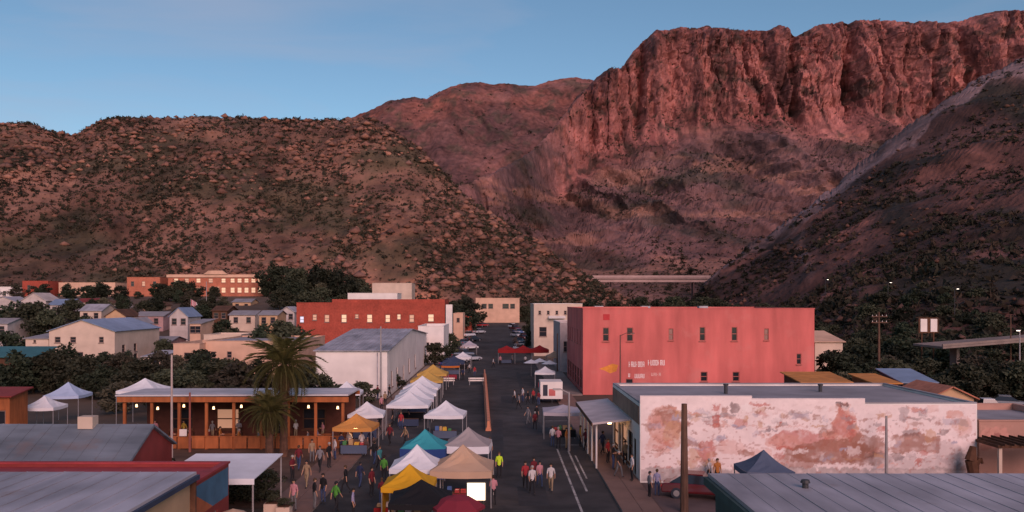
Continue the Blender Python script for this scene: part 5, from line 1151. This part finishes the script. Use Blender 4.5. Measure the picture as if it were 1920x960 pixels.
car(858, 172, 'white pickup parked nose out above the mustard tents', carpaint('white', (.65, .65, .68)), 'truck', rz=2.5)
car(846, 163, 'dark blue car parked beside the dark blue tent', carpaint('deepblue', (.03, .06, .2)), rz=2.3)
car(898, 262, 'silver car far up the left kerb', carpaint('silver', (.42, .42, .45)), rz=2.5)
car(962, 290, 'white car far up the right kerb', carpaint('white', (.65, .65, .68)), rz=.4)
car(1000, 212, 'silver car parked by the cream storefront', carpaint('silver', (.42, .42, .45)), rz=.3, x=5.2)
car(905, 296, 'red car near the top of the street', carpaint('red2', (.3, .03, .03)), rz=2.5)
for (px_, Y_, col_, k_, lab_, x_) in ((0, 200, 'white', 'truck', 'white pickup at the right kerb past the red tents', 5.0), (0, 226, 'dark', 'car', 'black car at the right kerb past the red tents', 5.1), (0, 248, 'silver', 'car', 'silver car farther up the right kerb', 5.0), (0, 276, 'maroon', 'truck', 'maroon pickup far up the right kerb', 5.0), (0, 220, 'steelblue', 'car', 'steel blue car at the left kerb by the street shops', -8.4), (0, 246, 'white', 'truck', 'white pickup at the left kerb by the narrow red shop', -8.4), (0, 278, 'dark', 'truck', 'dark pickup at the left kerb near the top', -8.3), (0, 168, 'maroon', 'car', 'maroon car between the white tent and the kerb', -8.6)):
    car(px_, Y_, lab_, carpaint(col_, (.1, .1, .1)), k_, rz=(.4 if x_ > 0 else 2.6) + random.uniform(-.1, .1), x=x_)
tent(868, 158, 'white tent in the street beyond the dark blue tent', 'white', peak=3.1, size=3.0)
tent(880, 193, 'pale grey tent among the parked cars', 'lavender', peak=3.1, size=3.2, goods=False)
tent(1022, 124, 'small white tent beyond the white trailer', 'white', peak=3.0, size=2.8)
tent(1040, 160, 'beige tent near the columned shopfront', 'beige', peak=3.1, size=3.0, goods=False)

# ================================================================== PEOPLE
SKIN = mat('skin', (.40, .22, .15), .6, .05, 4)
HAIRS = [mat('hair_dark', (.02, .014, .01), .7), mat('hair_brown', (.07, .04, .02), .7), mat('hair_grey', (.3, .28, .26), .7), mat('cap_black', (.015, .015, .02), .8)]
def skin_person(pose):
    # joints in metres, person 1.72 m, facing -Y
    J = {'pel': (0, 0, .93), 'sp': (0, .01, 1.12), 'ch': (0, .0, 1.32), 'nk': (0, .0, 1.46), 'nk2': (0, -.01, 1.53), 'hd': (0, -.03, 1.61), 'hd2': (0, -.02, 1.70)}
    def arm(s_, el, wr, hd): J.update({f'sh{s_}': (.17 * s_, 0, 1.39), f'el{s_}': el, f'wr{s_}': wr, f'ha{s_}': hd})
    def leg(s_, kn, an, to): J.update({f'hp{s_}': (.095 * s_, 0, .88), f'kn{s_}': kn, f'an{s_}': an, f'to{s_}': to})
    if pose == 'stand':
        for s_ in (-1, 1):
            arm(s_, (.22 * s_, .03, 1.12), (.23 * s_, -.05, .88), (.225 * s_, -.07, .80)); leg(s_, (.105 * s_, -.01, .49), (.11 * s_, .03, .09), (.125 * s_, -.12, .035))
    elif pose == 'walk':
        arm(1, (.21, .12, 1.14), (.22, .16, .90), (.22, .16, .82)); arm(-1, (-.21, -.07, 1.14), (-.21, -.22, .95), (-.20, -.27, .88))
        leg(1, (.10, -.17, .51), (.10, -.22, .10), (.11, -.38, .06)); leg(-1, (-.10, .06, .49), (-.10, .30, .16), (-.11, .20, .04))
    elif pose == 'hold':
        for s_ in (-1, 1): arm(s_, (.22 * s_, .02, 1.12), (.13 * s_, -.20, 1.13), (.07 * s_, -.27, 1.16))
        leg(1, (.11, -.02, .49), (.13, .03, .09), (.15, -.12, .035)); leg(-1, (-.11, -.03, .49), (-.12, .02, .09), (-.16, -.12, .035))
    else:  # sit: seat top .45
        J = {k: (v[0], v[1], v[2] - .40) for k, v in J.items()}
        for s_ in (-1, 1):
            J.update({f'sh{s_}': (.17 * s_, 0, .99), f'el{s_}': (.22 * s_, -.06, .74), f'wr{s_}': (.14 * s_, -.27, .70), f'ha{s_}': (.12 * s_, -.35, .70)})
            J.update({f'hp{s_}': (.095 * s_, -.02, .52), f'kn{s_}': (.11 * s_, -.43, .50), f'an{s_}': (.11 * s_, -.43, .09), f'to{s_}': (.12 * s_, -.58, .035)})
    Rr = {'pel': .135, 'sp': .125, 'ch': .145, 'nk': .062, 'nk2': .058, 'hd': .092, 'hd2': .075}
    for s_ in (-1, 1): Rr.update({f'sh{s_}': .065, f'el{s_}': .045, f'wr{s_}': .03, f'ha{s_}': .034, f'hp{s_}': .095, f'kn{s_}': .06, f'an{s_}': .042, f'to{s_}': .04})
    E = [('pel', 'sp', 1), ('sp', 'ch', 1), ('ch', 'nk', 1), ('nk', 'nk2', 0), ('nk2', 'hd', 0), ('hd', 'hd2', 0)]
    for s_ in (-1, 1): E += [('ch', f'sh{s_}', 1), (f'sh{s_}', f'el{s_}', 1), (f'el{s_}', f'wr{s_}', 0), (f'wr{s_}', f'ha{s_}', 0), ('pel', f'hp{s_}', 2), (f'hp{s_}', f'kn{s_}', 2), (f'kn{s_}', f'an{s_}', 2), (f'an{s_}', f'to{s_}', 3)]
    for s_ in (-1, 1):       # fingers and thumb
        h, wv = Vector(J[f'ha{s_}']), Vector(J[f'wr{s_}']); d = (h - wv).normalized(); side = d.cross(Vector((s_, 0, 0)))
        side = side.normalized() if side.length > .1 else Vector((0, -1, 0))
        for k in range(4):
            o = side * (k - 1.5) * .019; a = h + d * .045 + o; b = a + d * (.030 - .005 * abs(k - 1.2)) + Vector((-s_ * .012, 0, 0))
            J[f'f{s_}{k}a'] = tuple(a); J[f'f{s_}{k}b'] = tuple(b); Rr[f'f{s_}{k}a'] = .009; Rr[f'f{s_}{k}b'] = .008
            E += [(f'ha{s_}', f'f{s_}{k}a', 0), (f'f{s_}{k}a', f'f{s_}{k}b', 0)]
        a = wv + d * .03 + side * .045; J[f't{s_}'] = tuple(a); Rr[f't{s_}'] = .010; E.append((f'wr{s_}', f't{s_}', 0))
    ks = list(J); me = bpy.data.meshes.new('sk'); me.from_pydata([J[k] for k in ks], [(ks.index(a), ks.index(b)) for a, b, _ in E], [])
    ob = bpy.data.objects.new('sk', me); C.objects.link(ob)
    md = ob.modifiers.new('s', 'SKIN'); md.use_smooth_shade = True
    for i, k in enumerate(ks):
        r = Rr[k]; sv_ = me.skin_vertices[0].data[i]; sv_.radius = (r, r * (.72 if k in ('pel', 'sp', 'ch') else 1)); sv_.use_root = (k == 'pel')
    ob.modifiers.new('d', 'SUBSURF').levels = 1
    dg = bpy.context.evaluated_depsgraph_get(); dg.update()
    out = bpy.data.meshes.new_from_object(ob.evaluated_get(dg)); out.name = 'body'
    bpy.data.objects.remove(ob); bpy.data.meshes.remove(me)
    segs = [(Vector(J[a]), Vector(J[b]), m, (Rr[a] + Rr[b]) / 2) for a, b, m in E]
    out.materials.clear()
    for _ in range(4): out.materials.append(SKIN)
    for p in out.polygons:
        c_ = p.center; best = 1e9; bm_ = 0
        for a, b, m, r in segs:
            ab = b - a; t = max(0, min(1, (c_ - a).dot(ab) / max(ab.length_squared, 1e-9))); d = (c_ - (a + ab * t)).length - r
            if d < best: best, bm_ = d, m
        p.material_index = bm_; p.use_smooth = True
    hz = J['hd']; hb = bmesh.new(); bmesh.ops.create_icosphere(hb, subdivisions=2, radius=.105)
    for v in list(hb.verts):
        if v.co.z < -.03 and v.co.y < .02: hb.verts.remove(v)
    for v in hb.verts: v.co = Vector((v.co.x * .98, v.co.y * 1.08 + .012, v.co.z * 1.12 + .035)) + Vector(hz)
    hm = bpy.data.meshes.new('hair'); hb.to_mesh(hm); hb.free(); hm.materials.append(HAIRS[0])
    return out, hm
POSES = {k: skin_person(k) for k in ('stand', 'walk', 'hold', 'sit')}
SHIRT = {'white': (.70, .66, .66), 'red': (.42, .04, .05), 'pink': (.62, .28, .32), 'black': (.015, .015, .018), 'navy': (.025, .035, .09), 'green': (.10, .34, .05), 'grey': (.25, .24, .26), 'yellow': (.55, .36, .06), 'orange': (.55, .20, .05), 'lavender': (.38, .36, .55), 'blue': (.08, .16, .38), 'maroon': (.18, .02, .03), 'hi-vis lime': (.50, .72, .03), 'tan': (.38, .26, .16), 'teal': (.05, .24, .26)}
SM = {k: mat('shirt_' + k, v if k.startswith('hi-vis') else tuple(c * .72 for c in v), .85, .1, 5, emit=None) for k, v in SHIRT.items()}
TR = {'dark': (.018, .018, .022), 'denim': (.04, .06, .13), 'khaki': (.26, .19, .12), 'grey': (.13, .13, .14)}
TM = {k: mat('trousers_' + k, v, .9, .1, 5) for k, v in TR.items()}
SHOE = mat('shoe', (.03, .028, .028), .7)
VERB = {'stand': 'standing', 'walk': 'walking', 'hold': 'standing, hands together,', 'sit': 'sitting'}
def person(x, Y, z, shirt, trousers, pose, where, rz, group='people at the street market'):
    t = thing('person', f'person in {shirt} top and {trousers} trousers {VERB[pose]} {where}', 'person', (x, Y, z), rz, group)
    sc = random.uniform(.95, 1.05); t.scale = (sc, sc, sc)
    me, hm = POSES[pose]; o = link('body', me, t); h = link('hair', hm, t)
    for i, m in enumerate((SKIN, SM[shirt], TM[trousers], SHOE)):
        o.material_slots[i].link = 'OBJECT'; o.material_slots[i].material = m
    h.material_slots[0].link = 'OBJECT'; h.material_slots[0].material = random.choice(HAIRS)
    return t
def who(px, py, shirt, trousers, pose, where, rz=None, z=0.006, side=False):
    zz = .135 if side else z
    Y = F * (CH - zz) / (py - HY)
    return person(Xat(px, Y), Y, zz, shirt, trousers, pose, where, random.uniform(0, 6.28) if rz is None else rz)
where_l = 'near the shade canopy'
for a in ((551, 958, 'pink', 'grey', 'stand', where_l, None, 0, True), (630, 962, 'green', 'dark', 'walk', 'at the left kerb', 2.5), (606, 944, 'black', 'denim', 'stand', where_l, None, 0, True), (662, 975, 'lavender', 'dark', 'stand', 'left of the black tent'), (575, 915, 'tan', 'khaki', 'walk', where_l, None, 0, True),
          (548, 905, 'maroon', 'dark', 'hold', where_l, None, 0, True), (600, 885, 'grey', 'dark', 'walk', 'on the pavement below the palm', None, 0, True), (617, 877, 'black', 'dark', 'stand', 'on the pavement below the palm', None, 0, True), (585, 868, 'tan', 'grey', 'stand', 'on the pavement below the palm', None, 0, True), (628, 862, 'white', 'denim', 'stand', 'beside the amber tent', None, 0, True), (640, 852, 'navy', 'dark', 'hold', 'beside the amber tent', None, 0, True),
          (655, 848, 'white', 'dark', 'stand', 'in front of the amber tent', None, 0, True), (678, 850, 'white', 'grey', 'hold', 'in front of the amber tent', None, 0, True), (695, 845, 'navy', 'dark', 'walk', 'right of the amber tent'), (712, 882, 'teal', 'dark', 'walk', 'left of the teal tent'), (702, 872, 'black', 'denim', 'walk', 'left of the teal tent'), (720, 905, 'green', 'dark', 'stand', 'left of the white tent'), (697, 930, 'maroon', 'dark', 'stand', 'left of the yellow tent'),
          (731, 835, 'maroon', 'dark', 'walk', 'between the market rows'), (736, 800, 'black', 'dark', 'stand', 'between the market rows'), (760, 838, 'tan', 'dark', 'walk', 'between the market rows'), (752, 806, 'red', 'denim', 'stand', 'between the market rows'),
          (560, 882, 'maroon', 'denim', 'walk', 'near the palm trunk', None, 0, True), (590, 955, 'black', 'grey', 'stand', where_l, None, 0, True), (648, 925, 'black', 'dark', 'walk', 'at the left kerb'), (675, 915, 'navy', 'denim', 'walk', 'left of the white tent'),           (745, 940, 'black', 'dark', 'stand', 'beside the black tent'), (716, 950, 'maroon', 'denim', 'hold', 'beside the black tent'), (766, 790, 'navy', 'dark', 'stand', 'between the market rows'), (712, 810, 'black', 'dark', 'walk', 'between the market rows'),           (936, 896, 'hi-vis lime', 'dark', 'stand', 'beside the beige tent', 0), (925, 948, 'pink', 'dark', 'hold', 'by the light panel'), (922, 925, 'white', 'grey', 'stand', 'at the beige tent side'), (918, 862, 'white', 'denim', 'stand', 'by the grey-topped tent'),
          (985, 918, 'red', 'dark', 'walk', 'in the open lane', 0), (1012, 914, 'pink', 'denim', 'walk', 'in the open lane', .2), (1033, 922, 'white', 'khaki', 'walk', 'in the open lane', -.2), (998, 927, 'white', 'dark', 'walk', 'in the open lane', .1), (1001, 905, 'maroon', 'dark', 'walk', 'in the open lane', 0),
          (1036, 838, 'white', 'denim', 'stand', 'at the lavender tent'), (1047, 842, 'pink', 'dark', 'hold', 'at the lavender tent'), (1062, 842, 'orange', 'khaki', 'stand', 'at the lavender tent'), (1088, 838, 'yellow', 'dark', 'stand', 'on the kerb by the canopy', None, 0, True), (1098, 845, 'maroon', 'dark', 'walk', 'on the kerb by the canopy', None, 0, True),
          (965, 757, 'white', 'dark', 'walk', 'in the middle of the street'), (980, 754, 'white', 'denim', 'stand', 'in the middle of the street'), (990, 760, 'black', 'dark', 'walk', 'in the middle of the street'), (1000, 757, 'red', 'dark', 'stand', 'in the middle of the street'), (1010, 760, 'maroon', 'denim', 'stand', 'by the white trailer'), (973, 768, 'grey', 'dark', 'walk', 'in the middle of the street'),
          (1003, 806, 'maroon', 'dark', 'walk', 'in the lane by the lavender tent'), (990, 796, 'grey', 'grey', 'walk', 'in the lane by the lavender tent'), (1006, 792, 'black', 'dark', 'stand', 'in the lane by the lavender tent'),
          (1140, 868, 'red', 'dark', 'stand', 'under the pavement canopy', None, 0, True), (1150, 880, 'black', 'denim', 'hold', 'under the pavement canopy', None, 0, True), (1172, 872, 'tan', 'dark', 'stand', 'under the pavement canopy', None, 0, True), (1130, 852, 'navy', 'dark', 'walk', 'under the pavement canopy', None, 0, True), (1160, 895, 'black', 'grey', 'walk', 'under the pavement canopy', None, 0, True), (1185, 902, 'white', 'dark', 'stand', 'at the mural building corner', None, 0, True),
          (1218, 935, 'grey', 'dark', 'stand', 'on the lot below the mural'), (1232, 930, 'lavender', 'denim', 'stand', 'on the lot below the mural'), (1345, 912, 'orange', 'dark', 'stand', 'between the pole and the slate blue tent'), (1330, 908, 'white', 'dark', 'walk', 'between the pole and the slate blue tent'),
          (925, 690, 'white', 'dark', 'walk', 'in the far street'), (938, 684, 'pink', 'dark', 'stand', 'by the red tents'), (960, 682, 'grey', 'dark', 'stand', 'by the red tents'), (985, 684, 'white', 'dark', 'stand', 'by the red tents'), (880, 700, 'white', 'dark', 'walk', 'by the parked cars'), (890, 706, 'red', 'denim', 'stand', 'by the parked cars'), (868, 712, 'navy', 'dark', 'stand', 'by the parked cars'),
          (715, 772, 'pink', 'dark', 'stand', 'on the pavement by the white hall', None, 0, True), (722, 762, 'tan', 'dark', 'walk', 'on the pavement by the white hall', None, 0, True), (730, 748, 'black', 'dark', 'walk', 'on the pavement by the white hall', None, 0, True), (708, 750, 'maroon', 'denim', 'stand', 'on the pavement by the white hall', None, 0, True)):
    who(*a[:6], *(a[6:7] or (None,)), side=len(a) > 8)
# diners behind the restaurant fence, each on a chair at small tables
rg = random.Random(3)
for i in range(8):
    x = rx0 + 1.6 + i * 2.05; y = YR + 1.5 + (i % 2) * 1.6
    t = thing('dining_table', 'small timber dining table under the restaurant roof', 'table', (x, y, .02), 0, 'restaurant tables')
    MB().tube((0, 0, .70), (0, 0, .75), .45, n=12).build('table_top', M_wood, t); MB().tube((0, 0, 0), (0, 0, .7), .05, n=8).build('leg', M_dwood, t); MB().tube((0, 0, 0), (0, 0, .04), .28, n=10).build('foot', M_dwood, t)
    for s_ in (-1, 1):
        cx_ = x + s_ * .82
        c_ = thing('dining_chair', 'timber dining chair drawn up to a restaurant table', 'chair', (cx_, y, .02), s_ * -math.pi / 2, 'restaurant chairs')
        MB().box(-.21, .21, -.2, .2, .40, .44).build('seat', M_dwood, c_); MB().box(-.21, .21, .2, .24, .44, .9).build('backrest', M_dwood, c_)
        for a in (-.18, .18):
            for b in (-.17, .17): MB().box(a - .02, a + .02, b - .02, b + .02, 0, .398).build('leg', M_dwood, c_)
        if rg.random() < .75:
            sh_ = rg.choice(list(SHIRT)[:12]); person(cx_, y, .02, sh_, rg.choice(list(TR)), 'sit', 'at a restaurant table', s_ * -math.pi / 2, 'diners in the restaurant')
for i in range(7):
    person(rx0 + 1 + i * 2.4, YR + 4.2 + (i % 3) * .2, .02, rg.choice(list(SHIRT)[:12]), rg.choice(list(TR)), rg.choice(('stand', 'walk', 'hold')), 'behind the diners', rg.uniform(0, 6), 'diners in the restaurant')
# planters on the near pavement
for (px, py, lab, w_) in ((512, 968, 'beige square planter on the near left pavement', .42), (533, 975, 'second beige planter by the near pavement edge', .36)):
    Y = F * 11.87 / (py - HY); t = thing('planter', lab, 'planter', (Xat(px, Y), Y, .135))
    MB().box(-w_, w_, -w_, w_, 0, .75).build('box', M_cream, t); MB().box(-w_ + .06, w_ - .06, -w_ + .06, w_ - .06, .752, .78).build('soil', M_dwood, t)
    tr_, cr_ = TREES[4]; link('foliage', cr_, t, (0, 0, .62), sc=(.9, .9, .6))
